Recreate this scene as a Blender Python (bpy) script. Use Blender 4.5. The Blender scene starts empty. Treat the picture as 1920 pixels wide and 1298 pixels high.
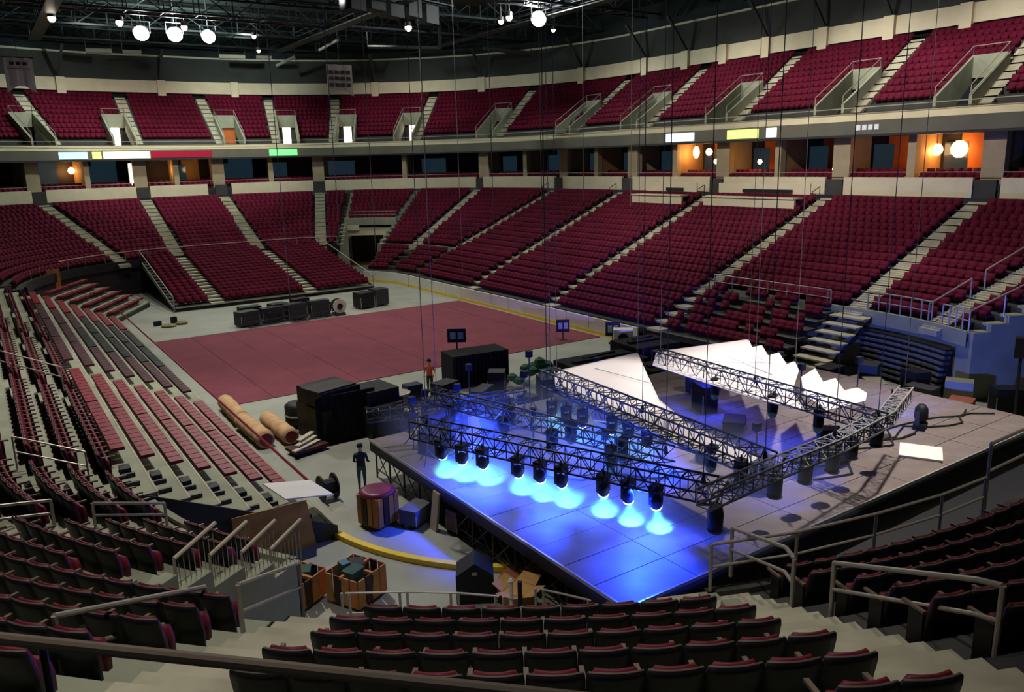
import bpy, math, random
import numpy as np
from mathutils import Vector, Matrix
random.seed(7); rng = np.random.default_rng(7)
SC = bpy.context.scene
COL = SC.collection
PI = math.pi

# ------------------------------------------------------------------ camera
F_PX, PITCH, ROLL, YAW, CAM_H = 1474.1, .2188, -.0255, .5915, 11.5
def _axes():
    fh = Vector((math.sin(YAW), math.cos(YAW), 0)); r = Vector((math.cos(YAW), -math.sin(YAW), 0)); u = Vector((0, 0, 1))
    f = fh*math.cos(PITCH)-u*math.sin(PITCH); up = fh*math.sin(PITCH)+u*math.cos(PITCH)
    r2 = r*math.cos(ROLL)+up*math.sin(ROLL); up2 = -r*math.sin(ROLL)+up*math.cos(ROLL)
    return r2, up2, f
CR, CU, CF = _axes()
cam_data = bpy.data.cameras.new('camera'); cam = bpy.data.objects.new('camera', cam_data); COL.objects.link(cam)
cam_data.sensor_width = 36; cam_data.lens = F_PX/1920*36; cam_data.shift_y = -20/1920; cam_data.clip_end = 400; cam_data.clip_start = .1
_m = Matrix((CR, CU, -CF)).transposed().to_4x4(); _m.translation = (0, 0, CAM_H); cam.matrix_world = _m
SC.camera = cam
def in_frame(p, pad=40):
    v = Vector(p)-Vector((0, 0, CAM_H)); w = v.dot(CF)
    if w < .5: return False
    x = 960+F_PX*v.dot(CR)/w; y = 629-F_PX*v.dot(CU)/w
    return -pad < x < 1920+pad and -pad < y < 1298+pad

# ------------------------------------------------------------------ world, exposure, house and fill lights
world = bpy.data.worlds.new('world'); SC.world = world; world.use_nodes = True
bg = world.node_tree.nodes['Background']; bg.inputs[0].default_value = (.75, .85, 1, 1); bg.inputs[1].default_value = .02
SC.view_settings.view_transform = 'Standard'; SC.view_settings.look = 'None'; SC.view_settings.gamma = 1
SC.view_settings.use_curve_mapping = False; SC.view_settings.exposure = 0.12
SC.cycles.use_denoising = True; SC.cycles.max_bounces = 5; SC.cycles.diffuse_bounces = 3; SC.cycles.glossy_bounces = 2
SC.cycles.sample_clamp_indirect = 3; SC.cycles.caustics_reflective = False; SC.cycles.caustics_refractive = False
def spot(name, loc, target, watts, color, angle, blend=.4, radius=.3, parent=None):
    l = bpy.data.lights.new(name, 'SPOT'); l.energy = watts; l.color = color; l.spot_size = math.radians(angle); l.spot_blend = blend; l.shadow_soft_size = radius
    o = bpy.data.objects.new(name, l); COL.objects.link(o); o.location = loc
    d = Vector(target)-Vector(loc); o.rotation_euler = d.to_track_quat('-Z', 'Y').to_euler()
    return o
def point(name, loc, watts, color, radius=.2):
    l = bpy.data.lights.new(name, 'POINT'); l.energy = watts; l.color = color; l.shadow_soft_size = radius
    o = bpy.data.objects.new(name, l); COL.objects.link(o); o.location = loc; return o
WARM = (1, .95, .87)
HOUSE = 8000
for (x, y, z, tx, ty, tz, k, an) in [(8, 33, 25.2, 3.5, 31, 0, 1.7, 84), (30, 42, 25.2, 31, 45, 0, .8, 96), (10, 52, 25.2, 6, 50, 0, 1.1, 120), (30, 52, 25.2, 31, 50, 0, .6, 120), (14, 72, 25.2, 14, 72, 0, .45, 100), (30, 72, 25.2, 31, 70, 0, .45, 100),
        (50, 27, 27, 58, 27, 15.5, .75, 80), (50, 39, 27, 58, 39, 15.5, .75, 80), (50, 52, 27, 58, 52, 15.5, .6, 80), (48, 66, 27, 57, 68, 15.5, .5, 80), (40, 86, 27, 46, 93, 15.5, .35, 85),
        (28, 92, 27, 28, 100, 15.5, .5, 90), (12, 90, 27, 12, 99, 15.5, .5, 90), (1, 8, 25.2, 2.4, 8.8, 4, .85, 56), (27, 12, 25.2, 24.5, 13.4, 0, 4.2, 52), (22, 30, 25.2, 18.6, 20.6, 3.7, 2.4, 17), (26, 30, 25.2, 24.2, 18.8, 3.7, 1.0, 20), (16, 4, 25.2, 15, 4, 4, .45, 44), (35, 24, 25.2, 37.5, 22.5, 1, 1.3, 52), (30, 45, 25.2, 51, 44, 12.5, 1.25, 80), (30, 30, 25.2, 51, 27, 12.5, 1.2, 78), (28, 66, 25.2, 49, 76, 12, 1.2, 80), (20, 76, 25.2, 20, 95, 13.5, .9, 70)]:
    spot('house_fill', (x, y, z), (tx, ty, tz), HOUSE*k, WARM, an, .7, .5)  # roof spots without fixtures, several added to brighten single areas

# ------------------------------------------------------------------ materials
MATS = {}
def lin(c):
    return tuple(((v/255)/12.92 if v/255 <= .04045 else ((v/255+.055)/1.055)**2.4) for v in c)
def mat(name, rgb, rough=.7, var=.15, scale=3.0, metal=0.0, emit=0.0, emit_rgb=None, spec=.3, bump=0.0, detail=4):
    if name in MATS: return MATS[name]
    m = bpy.data.materials.new(name); m.use_nodes = True; nt = m.node_tree; b = nt.nodes['Principled BSDF']
    c = lin(rgb)
    b.inputs['Roughness'].default_value = rough; b.inputs['Metallic'].default_value = metal
    b.inputs['Specular IOR Level'].default_value = spec
    if var > 0:
        tc = nt.nodes.new('ShaderNodeTexCoord'); nz = nt.nodes.new('ShaderNodeTexNoise'); nz.inputs['Scale'].default_value = scale; nz.inputs['Detail'].default_value = detail
        rp = nt.nodes.new('ShaderNodeValToRGB'); e = rp.color_ramp.elements
        e[0].position = .3; e[1].position = .7
        e[0].color = (*[max(0, v*(1-var)) for v in c], 1); e[1].color = (*[min(1, v*(1+var)) for v in c], 1)
        nt.links.new(tc.outputs['Object'], nz.inputs['Vector']); nt.links.new(nz.outputs['Fac'], rp.inputs['Fac']); nt.links.new(rp.outputs['Color'], b.inputs['Base Color'])
        if bump > 0:
            bp = nt.nodes.new('ShaderNodeBump'); bp.inputs['Strength'].default_value = bump; nt.links.new(nz.outputs['Fac'], bp.inputs['Height']); nt.links.new(bp.outputs['Normal'], b.inputs['Normal'])
    else:
        b.inputs['Base Color'].default_value = (*c, 1)
    if emit > 0:
        b.inputs['Emission Color'].default_value = (*lin(emit_rgb or rgb), 1); b.inputs['Emission Strength'].default_value = emit
    MATS[name] = m; return m
concrete = mat('concrete', (146, 148, 128), .85, .18, .6)
concrete_dk = mat('concrete_dark', (64, 62, 60), .85, .2, .6)
stair = mat('stair_concrete', (176, 170, 148), .85, .2, 1.2)
floor_m = mat('floor_concrete', (150, 152, 140), .55, .16, .35, bump=.02)
carpet_m = mat('carpet_maroon', (118, 58, 70), .9, .12, .5)
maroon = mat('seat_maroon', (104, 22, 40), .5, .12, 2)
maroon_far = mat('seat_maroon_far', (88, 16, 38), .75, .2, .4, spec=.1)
bright_red = mat('bench_red', (118, 18, 38), .5, .12, 1.5)
shell = mat('seat_shell_black', (18, 17, 21), .45, .1, 4)
armrest_m = mat('armrest_tan', (116, 102, 90), .4, .1, 5)
steel = mat('painted_rail', (164, 158, 146), .4, .08, 3, metal=.3)
steel_dk = mat('dark_steel', (58, 58, 60), .45, .1, 3, metal=.4)
black = mat('black_paint', (22, 22, 25), .6, .15, 3)
black_cloth = mat('black_cloth', (20, 20, 24), .95, .25, 4)
cream = mat('cream_panel', (214, 202, 172), .7, .07, .8)
beige = mat('beige_plaster', (170, 152, 124), .8, .12, .8)
white_board = mat('white_board', (225, 220, 208), .5, .05, 1)
yellow = mat('yellow_kickplate', (238, 202, 66), .5, .08, 1)
wall_grey = mat('upper_wall_grey', (62, 64, 62), .9, .1, .5)
ceil_m = mat('ceiling_black', (40, 48, 48), .9, .3, .3)
truss_dk = mat('truss_black', (62, 64, 72), .4, .1, 4, metal=.5)
truss_al = mat('truss_aluminium', (176, 176, 180), .3, .06, 4, metal=.6)
fabric_w = mat('white_fabric', (236, 226, 228), .9, .03, 1)
plywood = mat('plywood', (176, 132, 66), .7, .28, 2.2, detail=8)
orange_wood = mat('orange_wood', (184, 112, 56), .6, .2, 1.5)
cardboard = mat('cardboard', (196, 150, 88), .8, .12, 3)
jute = mat('carpet_backing', (196, 160, 118), .9, .2, 2.5)
deck_m = mat('stage_deck', (112, 101, 98), .5, .2, 1.2)
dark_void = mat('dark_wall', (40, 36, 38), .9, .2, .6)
teal_glass = mat('suite_glass', (30, 44, 54), .15, .1, 1, spec=.6, emit=.1, emit_rgb=(70, 110, 130))
suite_orange = mat('suite_wall_orange', (196, 106, 48), .7, .12, 1)
suite_tan = mat('suite_wall_tan', (168, 128, 84), .7, .12, 1)
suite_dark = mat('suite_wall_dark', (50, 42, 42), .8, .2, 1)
def emitter(name, rgb, k): return mat(name, rgb, .5, 0, emit=k, emit_rgb=rgb)
lamp_w = emitter('flood_glass', (255, 252, 240), 30)
lamp_s = emitter('small_lamp', (255, 238, 214), 9)
lamp_o = emitter('suite_lamp', (255, 196, 120), 9)
door_lit = emitter('lit_corridor', (255, 240, 214), 4)
lens_b = emitter('beam_lens', (200, 232, 255), 14)

# ------------------------------------------------------------------ mesh helpers
class MB:
    def __init__(s): s.v = []; s.f = []
    def add(s, vs, fs):
        n = len(s.v); s.v += [tuple(v) for v in vs]; s.f += [tuple(i+n for i in f) for f in fs]; return s
    def hexa(s, p):
        return s.add(p, [(3, 2, 1, 0), (4, 5, 6, 7), (0, 1, 5, 4), (1, 2, 6, 5), (2, 3, 7, 6), (3, 0, 4, 7)])
    def box(s, x0, x1, y0, y1, z0, z1):
        return s.hexa([(x0, y0, z0), (x1, y0, z0), (x1, y1, z0), (x0, y1, z0), (x0, y0, z1), (x1, y0, z1), (x1, y1, z1), (x0, y1, z1)])
    def obox(s, c, sx, sy, sz, rz=0, tilt=0):   # centre of base, yaw, tilt about local x
        R = Matrix.Rotation(rz, 3, 'Z') @ Matrix.Rotation(tilt, 3, 'X')
        pts = [R @ Vector((x*sx/2, y*sy/2, z*sz))+Vector(c) for z in (0, 1) for (x, y) in ((-1, -1), (1, -1), (1, 1), (-1, 1))]
        return s.hexa(pts)
    def tube(s, a, b, r, n=6, r2=None, cap=True):
        a = Vector(a); b = Vector(b); d = (b-a)
        if d.length < 1e-6: return s
        d.normalize(); u = d.orthogonal().normalized(); w = d.cross(u); r2 = r if r2 is None else r2
        vs = [a+(u*math.cos(2*PI*i/n)+w*math.sin(2*PI*i/n))*r for i in range(n)]+[b+(u*math.cos(2*PI*i/n)+w*math.sin(2*PI*i/n))*r2 for i in range(n)]
        fs = [(i, (i+1) % n, n+(i+1) % n, n+i) for i in range(n)]
        if cap: fs += [tuple(range(n-1, -1, -1)), tuple(range(n, 2*n))]
        return s.add(vs, fs)
    def path(s, pts, r, n=6):
        for a, b in zip(pts, pts[1:]): s.tube(a, b, r, n)
        return s
    def lathe(s, prof, c=(0, 0, 0), n=14, axis=None):
        q = Vector((0, 0, 1)).rotation_difference(Vector(axis)) if axis is not None else None
        vs = []
        for (r, z) in prof:
            for i in range(n):
                p = Vector((r*math.cos(2*PI*i/n), r*math.sin(2*PI*i/n), z))
                if q: p = q @ p
                vs.append(p+Vector(c))
        fs = [(k*n+i, k*n+(i+1) % n, (k+1)*n+(i+1) % n, (k+1)*n+i) for k in range(len(prof)-1) for i in range(n)]
        fs += [tuple(range(n-1, -1, -1)), tuple(range((len(prof)-1)*n, len(prof)*n))]
        return s.add(vs, fs)
    def prism(s, poly, h):                       # 3-d polygon extruded by vector h
        n = len(poly); h = Vector(h)
        vs = [Vector(p) for p in poly]+[Vector(p)+h for p in poly]
        return s.add(vs, [tuple(range(n-1, -1, -1)), tuple(range(n, 2*n))]+[(i, (i+1) % n, n+(i+1) % n, n+i) for i in range(n)])
OFF = {}
def mesh(name, mb, off=(0, 0, 0)):
    me = bpy.data.meshes.new(name)
    me.from_pydata([(v[0]-off[0], v[1]-off[1], v[2]-off[2]) for v in mb.v], [], mb.f); me.validate(); me.update(); return me
def tag(o, label=None, cat=None, group=None, kind=None):
    if label: o['label'] = label
    if cat: o['category'] = cat
    if group: o['group'] = group
    if kind: o['kind'] = kind
    return o
def thing(name, loc, label, cat, group=None, kind=None):
    o = bpy.data.objects.new(name, None); COL.objects.link(o); o.location = loc; o.empty_display_size = .2; OFF[o.name] = tuple(loc)
    return tag(o, label, cat, group, kind)
def part(name, mb, m, parent, smooth=False, label=None):
    off = OFF[parent.name]; me = mesh(name, mb, off)
    if smooth: me.shade_smooth()
    o = bpy.data.objects.new(name, me); me.materials.append(m); COL.objects.link(o); o.parent = parent; OFF[o.name] = off
    if label: o['label'] = label
    return o
def single(name, mb, m, label, cat, group=None, kind=None, base=None, smooth=False):
    v = np.array(mb.v)
    if base is None: base = (float(v[:, 0].mean()), float(v[:, 1].mean()), float(v[:, 2].min()))
    me = mesh(name, mb, base); me.materials.append(m)
    if smooth: me.shade_smooth()
    o = bpy.data.objects.new(name, me); COL.objects.link(o); o.location = base; OFF[o.name] = base
    return tag(o, label, cat, group, kind)
def place(name, me, m, parent, loc=(0, 0, 0), rz=0, scale=None):   # shared mesh data as a part
    o = bpy.data.objects.new(name, me); COL.objects.link(o); o.parent = parent; o.location = loc; o.rotation_euler = (0, 0, rz)
    if scale: o.scale = scale
    if m and not me.materials: me.materials.append(m)
    return o
ORD = ['zeroth', 'first', 'second', 'third', 'fourth', 'fifth', 'sixth', 'seventh', 'eighth', 'ninth', 'tenth', 'eleventh', 'twelfth', 'thirteenth', 'fourteenth', 'fifteenth', 'sixteenth', 'seventeenth', 'eighteenth', 'nineteenth', 'twentieth']
def nth(i): return ORD[i] if i < len(ORD) else f'{i}'+({1: 'st', 2: 'nd', 3: 'rd'}.get(i % 10, 'th') if i % 100 not in (11, 12, 13) else 'th')

# ------------------------------------------------------------------ the bowl: offset curves of the rink
XL, XR, YN, YF, RC = 7.9, 33.4, 15.5, 76.5, 8.5
CXL, CXR, CYN, CYF = XL+RC, XR-RC, YN+RC, YF-RC
LS, LE = CYF-CYN, CXR-CXL
SEG = [LS, 90, LE, 90, LS, 90, LE, 90]
ACC = [0]
for q in SEG: ACC.append(ACC[-1]+q)
TOT = ACC[-1]
U_R, U_FR, U_F, U_FL, U_L, U_NL, U_N, U_NR = ACC[:8]
def P(U, d):
    U = U % TOT; k = max(i for i in range(8) if ACC[i] <= U); t = U-ACC[k]; r = RC+d
    if k == 0: return CXR+r, CYN+t, 1, 0
    if k == 2: return CXR-t, CYF+r, 0, 1
    if k == 4: return CXL-r, CYF-t, -1, 0
    if k == 6: return CXL+t, CYN-r, 0, -1
    a = math.radians(t)+{1: 0, 3: PI/2, 5: PI, 7: 1.5*PI}[k]
    cx, cy = {1: (CXR, CYF), 3: (CXL, CYF), 5: (CXL, CYN), 7: (CXR, CYN)}[k]
    c, s = math.cos(a), math.sin(a); return cx+c*r, cy+s*r, c, s
def samples(a, b, step=3.0):
    out = [a]
    pts = set()
    for base in (-TOT, 0, TOT):
        for i in range(8):
            lo, hi = base+ACC[i], base+ACC[i+1]
            for e in (lo, hi):
                if a < e < b: pts.add(round(e, 4))
            if i % 2 == 1:
                n = int(90/step)
                for j in range(1, n):
                    e = lo+90*j/n
                    if a < e < b: pts.add(round(e, 4))
    return out+sorted(pts)+[b]
def ring(mb, a, b, prof, step=3.0, closed=False):    # sweep a (d, z) profile along the curve
    us = samples(a, b, step); n = len(prof); vs = []
    for u in us:
        for (d, z) in prof:
            x, y, _, _ = P(u, d); vs.append((x, y, z))
    fs = []
    m = n if closed else n-1
    for i in range(len(us)-1):
        for j in range(m):
            j2 = (j+1) % n
            fs.append((i*n+j, i*n+j2, (i+1)*n+j2, (i+1)*n+j))
    if closed: fs += [tuple(range(n)), tuple((len(us)-1)*n+j for j in range(n-1, -1, -1))]
    mb.add(vs, fs); return mb
def metres(a, b, d):
    us = samples(a, b, 3.0); L = [0]
    for u, w in zip(us, us[1:]):
        p, q = P(u, d), P(w, d); L.append(L[-1]+math.hypot(p[0]-q[0], p[1]-q[1]))
    return us, L
def along(us, L, s):
    k = int(np.searchsorted(L, s, 'right')-1); k = min(max(k, 0), len(us)-2)
    return us[k]+(us[k+1]-us[k])*(s-L[k])/max(L[k+1]-L[k], 1e-6)
D0, DR, Z0, ZR, NROW = 5.5, .853, 3.1, .362, 15
UD0, UDR, UZ0, UZR, UNROW = 20.6, .77, 14.25, .54, 11

# ------------------------------------------------------------------ floor, carpet, rink boards
fl = MB().box(-20, 75, -20, 120, -.3, 0)
single('floor', fl, floor_m, 'grey concrete arena floor around the carpet and stage', 'floor', kind='structure')
cp = MB()
for i in range(10):
    a = 8.9+(33-8.9)*i/10; b = 8.9+(33-8.9)*(i+1)/10
    cp.box(a+.01, b-.01, 38.7, 57.0, .004, .03+.004*(i % 2))
single('floor_carpet', cp, carpet_m, 'large dark red carpet covering the middle of the arena floor', 'carpet')

bd = thing('rink_boards', (XR, 50, 0), 'white rink boards with yellow base strip along the far sideline', 'rink boards')
pan_u = [11.5+2.44*i for i in range(0, 17)]
def board(u0, u1, nm='board_panel'):
    mb = ring(MB(), u0+.03, u1-.03, [(-.02, .22), (-.02, 1.07), (.1, 1.07), (.1, .22)], 6, True); part(nm, mb, white_board, bd)
    mb = ring(MB(), u0+.0, u1-.0, [(-.05, 0), (-.05, .21), (.1, .21), (.1, 0)], 6, True); part('kick_strip', mb, yellow, bd)
    x, y, nx, ny = P(u0, 0)
    part('post', MB().box(x-.03+.04, x+.03+.04, y-.025, y+.025, 0, 1.12), steel_dk, bd)
for u0 in pan_u:
    if u0+2.44 <= LS+.01: board(u0, u0+2.44)
uu = LS-.9
for k in range(5): board(uu+ (0 if k == 0 else .0), uu+(8)); uu += 8
# yellow kick plate left on the floor in the near corner
ring_y = ring(MB(), U_L+LS-.5, U_NL+62, [(-.12, .002), (-.12, .16), (.1, .16), (.1, .002)], 3, True)
single('kick_rail', ring_y, yellow, 'curved yellow kick rail lying on the floor beside the wooden bins', 'kick rail')

# ------------------------------------------------------------------ concrete stands
def rowdz(i): return D0+DR*i, Z0+ZR*i
def rown(i): return 5.15+DR*i, 2.58+ZR*i      # the stands on the photographer's side
STAND = {}
def stand(name, a, b, label, i0=0, i1=NROW, front=True, m=concrete, dz=rowdz):
    mid = P((a+b)/2, 0); st = thing(name, (mid[0], mid[1], 0), label, 'stand', kind='structure')
    for i in range(i0, i1):
        d, z = dz(i)
        part('tread', ring(MB(), a, b, [(d, z-ZR-.02), (d, z), (d+DR+.01, z), (d+DR+.01, z-.2)]), m, st)
    if front:
        d, z = dz(i0)
        part('front_wall', ring(MB(), a, b, [(d+.02, 0), (d+.02, z-.6), (d-.12, z-.6), (d-.12, z+.12), (d+.06, z+.12), (d+.06, z)]), concrete if front is True else front, st)
    STAND[name] = st; return st
def stand_end(st, U, i0, i1, m=concrete, t=.6, dz=rowdz):
    poly = []
    d, z = dz(i0); poly.append((d, 0)); poly.append((d, z))
    for i in range(i0, i1):
        d, z = dz(i); poly += [(d, z+.12), (d+DR, z+.12)]
    poly.append((dz(i1-1)[0]+DR, 0))
    x0, y0, nx, ny = P(U, 0); tx, ty = -ny, nx
    pts = [(x0+nx*dd-tx*t/2, y0+ny*dd-ty*t/2, zz) for dd, zz in poly]
    part('end_wall', MB().prism(pts, (tx*t, ty*t, 0)), m, st)
CUT_I = 6
s_r = stand('stand_right', -27, U_FR+42, 'long concrete stand behind the white rink boards', m=concrete_dk)
stand_end(s_r, -27, 0, NROW); stand_end(s_r, U_FR+42, 0, CUT_I)
s_t = stand('stand_corner_far', U_FR+42, U_FR+60, 'concrete stand above the corner tunnel', CUT_I, NROW, False)
s_f = stand('stand_far', U_FR+60, U_FL+90, 'concrete end stand behind the gear pile and carpet', 0, NROW, dark_void, concrete_dk)
stand_end(s_f, U_FR+60, 0, CUT_I)
T_CUT, T_LA, T_LM, T_RM = 33, 19, 46.3, 66.3       # corner angles: cut edge, left aisle, two middle aisles
s_l = stand('stand_left', U_L, U_NL+T_CUT, 'concrete stand along the near left sideline', 0, NROW, dz=rown)
stand_end(s_l, U_NL+T_CUT, 0, CUT_I, concrete, .3, rown)
s_n = stand('stand_corner_near', U_NL+T_CUT, U_NL+T_RM, 'concrete corner stand below the photographer', CUT_I, NROW, False, dz=rown)
part('front_wall', ring(MB(), U_NL+T_CUT, U_NL+T_RM, [(rown(CUT_I)[0], 2.2), (rown(CUT_I)[0], rown(CUT_I)[1])]), concrete_dk, s_n)
s_e = stand('stand_near', U_NL+T_RM, U_NR+30, 'concrete stand behind the stage, right of the near stairs', 4, NROW, concrete_dk, concrete_dk, dz=rown)
stand_end(s_e, U_NL+T_RM, 4, CUT_I, concrete, .3, rown)
part('front_rail', ring(MB(), U_FR+61, U_FL+52, [(D0-.05, 4.05), (D0-.05, 4.13), (D0+.02, 4.13), (D0+.02, 4.05)], 3, True), mat('rail_pink', (206, 170, 160), .5, .05, 2), s_f)
for k in range(14): part('rail_post', MB().tube((*P(U_FR+61+8.5*k, D0-.02)[:2], 3.1), (*P(U_FR+61+8.5*k, D0-.02)[:2], 4.08), .025, 5), steel, s_f)
# tunnel portal in the far corner
d6, z6 = rowdz(CUT_I)
tp = thing('portal_wall', (*P(U_FR+51, d6)[:2], 0), 'concrete header wall above the dark corner tunnel', 'tunnel portal', kind='structure')
part('header', ring(MB(), U_FR+42, U_FR+60, [(d6-.1, z6-1.6), (d6-.1, z6-.7), (d6+.2, z6-.7), (d6+.2, z6-1.6)], 3, True), cream, tp)
part('ledge', ring(MB(), U_FR+42, U_FR+60, [(d6-.3, z6-.45), (d6-.3, z6+.35), (d6+.1, z6+.35), (d6+.1, z6-.45)], 3, True), concrete, tp)
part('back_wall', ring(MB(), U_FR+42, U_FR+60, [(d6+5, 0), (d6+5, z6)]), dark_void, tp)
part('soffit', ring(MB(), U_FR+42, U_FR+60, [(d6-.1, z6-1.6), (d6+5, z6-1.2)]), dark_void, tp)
for z in (.7, 1.05): part('rail', ring(MB(), U_FR+42, U_FR+60, [(d6-.12, z6+z-.03), (d6-.12, z6+z+.03), (d6-.06, z6+z+.03), (d6-.06, z6+z-.03)], 3, True), steel, tp)
part('lit_sign', MB().obox((*P(U_FR+57.5, d6-.25)[:2], z6-1.0), 1.6, .15, .6, math.radians(57.5)-PI/2), cream, tp)
point('tunnel_lamp', (*P(U_FR+45, d6+3.2)[:2], 2.7), 60, (1, .55, .22), .3)
# suite wall behind left end of frame etc.

# ------------------------------------------------------------------ seats
SEATS_FAR = []      # (x, y, z, rot) lower
SEATS_UP = []
SEATS_NEAR = []     # (dist, x, y, z, rot, row, k, n, block)
def fill(a, b, i0, i1, bucket, block=None, gap=.62, pitch=.53, dz=rowdz, dd=DR, skip=None, ga=None, gb=None):
    for i in range(i0, i1):
        d, z = dz(i); us, L = metres(a, b, d+.5); ga_ = gap if ga is None else ga; gb_ = gap if gb is None else gb
        l = L[-1]-ga_-gb_; n = int(l/pitch)
        if n < 1: continue
        s0 = ga_+(l-n*pitch)/2
        for k in range(n):
            u = along(us, L, s0+(k+.5)*pitch)
            if skip and skip(u, i): continue
            x, y, nx, ny = P(u, d+.48)
            bucket.append((x, y, z, math.atan2(ny, nx)-PI/2, i, k, n, block))
near_all = []
A_R = [-27, -18, .4, 10.8, 21.8, 32.8, 43.5, 68.5]
for a, b in zip(A_R, A_R[1:]): fill(a, b, 0, NROW-1, SEATS_FAR)
fill(68.5, U_FR+42, 0, NROW-1, SEATS_FAR, ga=.62, gb=.4); fill(U_FR+42, U_FR+60, CUT_I, NROW-1, SEATS_FAR, gap=.2)
fill(U_FR+60, 112, 0, NROW-1, SEATS_FAR, ga=.4, gb=.62)
A_F = [112, 134.9, 144, 166, U_FL+90]
for a, b in zip(A_F, A_F[1:]): fill(a, b, 0, NROW-1, SEATS_FAR)
A_L = [U_L+.5, U_L+11.2, U_L+22.2, U_L+33.2, U_L+44, U_NL+T_LA]
L_NAMES = ['far', 'left side', 'left side', 'left side', 'left side']
for q_, (a, b) in enumerate(zip(A_L, A_L[1:])): fill(a, b, 0, NROW-1, near_all, 'leftstand%d' % (5-q_), dz=rown)
fill(U_NL+T_LA, U_NL+T_CUT, 0, CUT_I, near_all, 'corner_left', ga=.62, gb=.35, dz=rown); fill(U_NL+T_LA, U_NL+T_LM, CUT_I, NROW-2, near_all, 'corner_left', ga=.62, gb=.8, dz=rown)
fill(U_NL+T_LM, U_NL+T_RM, CUT_I, NROW-1, near_all, 'corner_mid', gap=.85, dz=rown)
fill(U_NL+T_RM, U_N+4, 4, NROW-1, near_all, 'near_end', ga=.85, gb=.6, dz=rown); fill(U_N+4, U_NR+25, 4, NROW-1, near_all, 'near_end_far', dz=rown)
cand = [s for s in near_all if in_frame((s[0], s[1], s[2]+.6), 0)]
rest = [s for s in near_all if not in_frame((s[0], s[1], s[2]+.6), 0) and in_frame((s[0], s[1], s[2]+.6), 260)]
cand.sort(key=lambda s: (s[0]**2+s[1]**2+(s[2]-CAM_H)**2))
NEAR = cand[:300]; SEATS_FAR += cand[300:]+rest

# far seats: tip-up chair of two upholstered pads on a foot, as one body of geometry
def seat_block(name, lst, m, label, cat, scale=1.0):
    pad = MB()
    # back pad (leaning), folded seat pad, foot
    pad.hexa([(-.263, .13, .28), (.263, .13, .28), (.263, .2, .28), (-.263, .2, .28), (-.262, .24, .76), (.262, .24, .76), (.262, .29, .74), (-.262, .29, .74)])
    pad.hexa([(-.23, -.02, .22), (.23, -.02, .22), (.23, .1, .24), (-.23, .1, .24), (-.22, .0, .52), (.22, .0, .52), (.22, .1, .52), (-.22, .1, .52)])
    v = np.array(pad.v); f = np.array(pad.f)
    L = np.array([s[:4] for s in lst]); c, s = np.cos(L[:, 3]), np.sin(L[:, 3])
    n = len(L)
    vv = np.empty((n, len(v), 3))
    vv[:, :, 0] = L[:, 0:1]+c[:, None]*v[:, 0]-s[:, None]*v[:, 1]
    vv[:, :, 1] = L[:, 1:2]+s[:, None]*v[:, 0]+c[:, None]*v[:, 1]
    vv[:, :, 2] = L[:, 2:3]+v[:, 2]
    ff = (f[None]+(np.arange(n)*len(v))[:, None, None]).reshape(-1, 4)
    vv = vv.reshape(-1, 3)
    me = bpy.data.meshes.new(name)
    me.vertices.add(len(vv)); me.vertices.foreach_set('co', vv.ravel())
    me.loops.add(ff.size); me.loops.foreach_set('vertex_index', ff.ravel().astype(np.int32))
    me.polygons.add(len(ff)); me.polygons.foreach_set('loop_start', np.arange(0, ff.size, 4, dtype=np.int32)); me.polygons.foreach_set('loop_total', np.full(len(ff), 4, dtype=np.int32))
    me.update(calc_edges=True); me.validate(); me.materials.append(m)
    o = bpy.data.objects.new(name, me); COL.objects.link(o); tag(o, label, cat, kind='stuff'); return o

# near seats: one chair with its parts, copied
def make_chair():
    r = thing('arena_seat', (0, 0, 0), 'seat', 'seat')
    def slab(w0, w1, pts, n=6, bow=.035):      # profile of (y, z, t) lofted with a bowed width
        mb = MB(); nv = n+1
        for (y, z, t, w) in pts:
            for j in range(nv):
                a = -1+2*j/n; mb.v.append((a*w, y+bow*(1-a*a), z))
            for j in range(nv):
                a = 1-2*j/n; mb.v.append((a*w, y+bow*(1-a*a)+t, z))
        m2 = 2*nv
        for k in range(len(pts)-1):
            for j in range(m2): mb.f.append((k*m2+j, k*m2+(j+1) % m2, (k+1)*m2+(j+1) % m2, (k+1)*m2+j))
        mb.f.append(tuple(range(m2-1, -1, -1))); mb.f.append(tuple((len(pts)-1)*m2+j for j in range(m2)))
        return mb
    bs = part('back_shell', slab(0, 0, [(.17, .22, .03, .25), (.2, .5, .03, .265), (.27, .8, .03, .265), (.285, .87, .02, .258)]), shell, r, True)
    part('back_cushion', slab(0, 0, [(.11, .3, .06, .22), (.14, .52, .06, .23), (.215, .8, .055, .225), (.235, .885, .04, .18)]), maroon, bs, True)
    part('seat_pan', slab(0, 0, [(-.03, .22, .07, .2), (-.02, .45, .09, .215), (.01, .63, .06, .19)], bow=.02), maroon, r, True)
    part('top_highlight', slab(0, 0, [(.275, .868, .028, .25), (.28, .882, .02, .245)]), mat('highlight_grey', (92, 80, 76), .5, .1, 5), bs, True)  # pale strip painted as the glint along the top of the back
    part('armrest', MB().hexa([(.235, -.2, .56), (.275, -.2, .56), (.275, .17, .58), (.235, .17, .58), (.23, -.2, .6), (.28, -.2, .6), (.28, .17, .62), (.23, .17, .62)]), armrest_m, r)
    part('stanchion', MB().box(.24, .27, -.08, .16, 0, .56), shell, r)
    return r
proto = make_chair(); first = True
BLK = {'leftstand': ('left stand', 'the far left aisle'), 'corner_left': ('left corner block', 'the grey hand rails'), 'corner_mid': ('middle corner block', 'its left aisle'), 'near_end': ('right corner block', 'the right stairs'), 'near_end_far': ('far right block', 'its stairs')}
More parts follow.
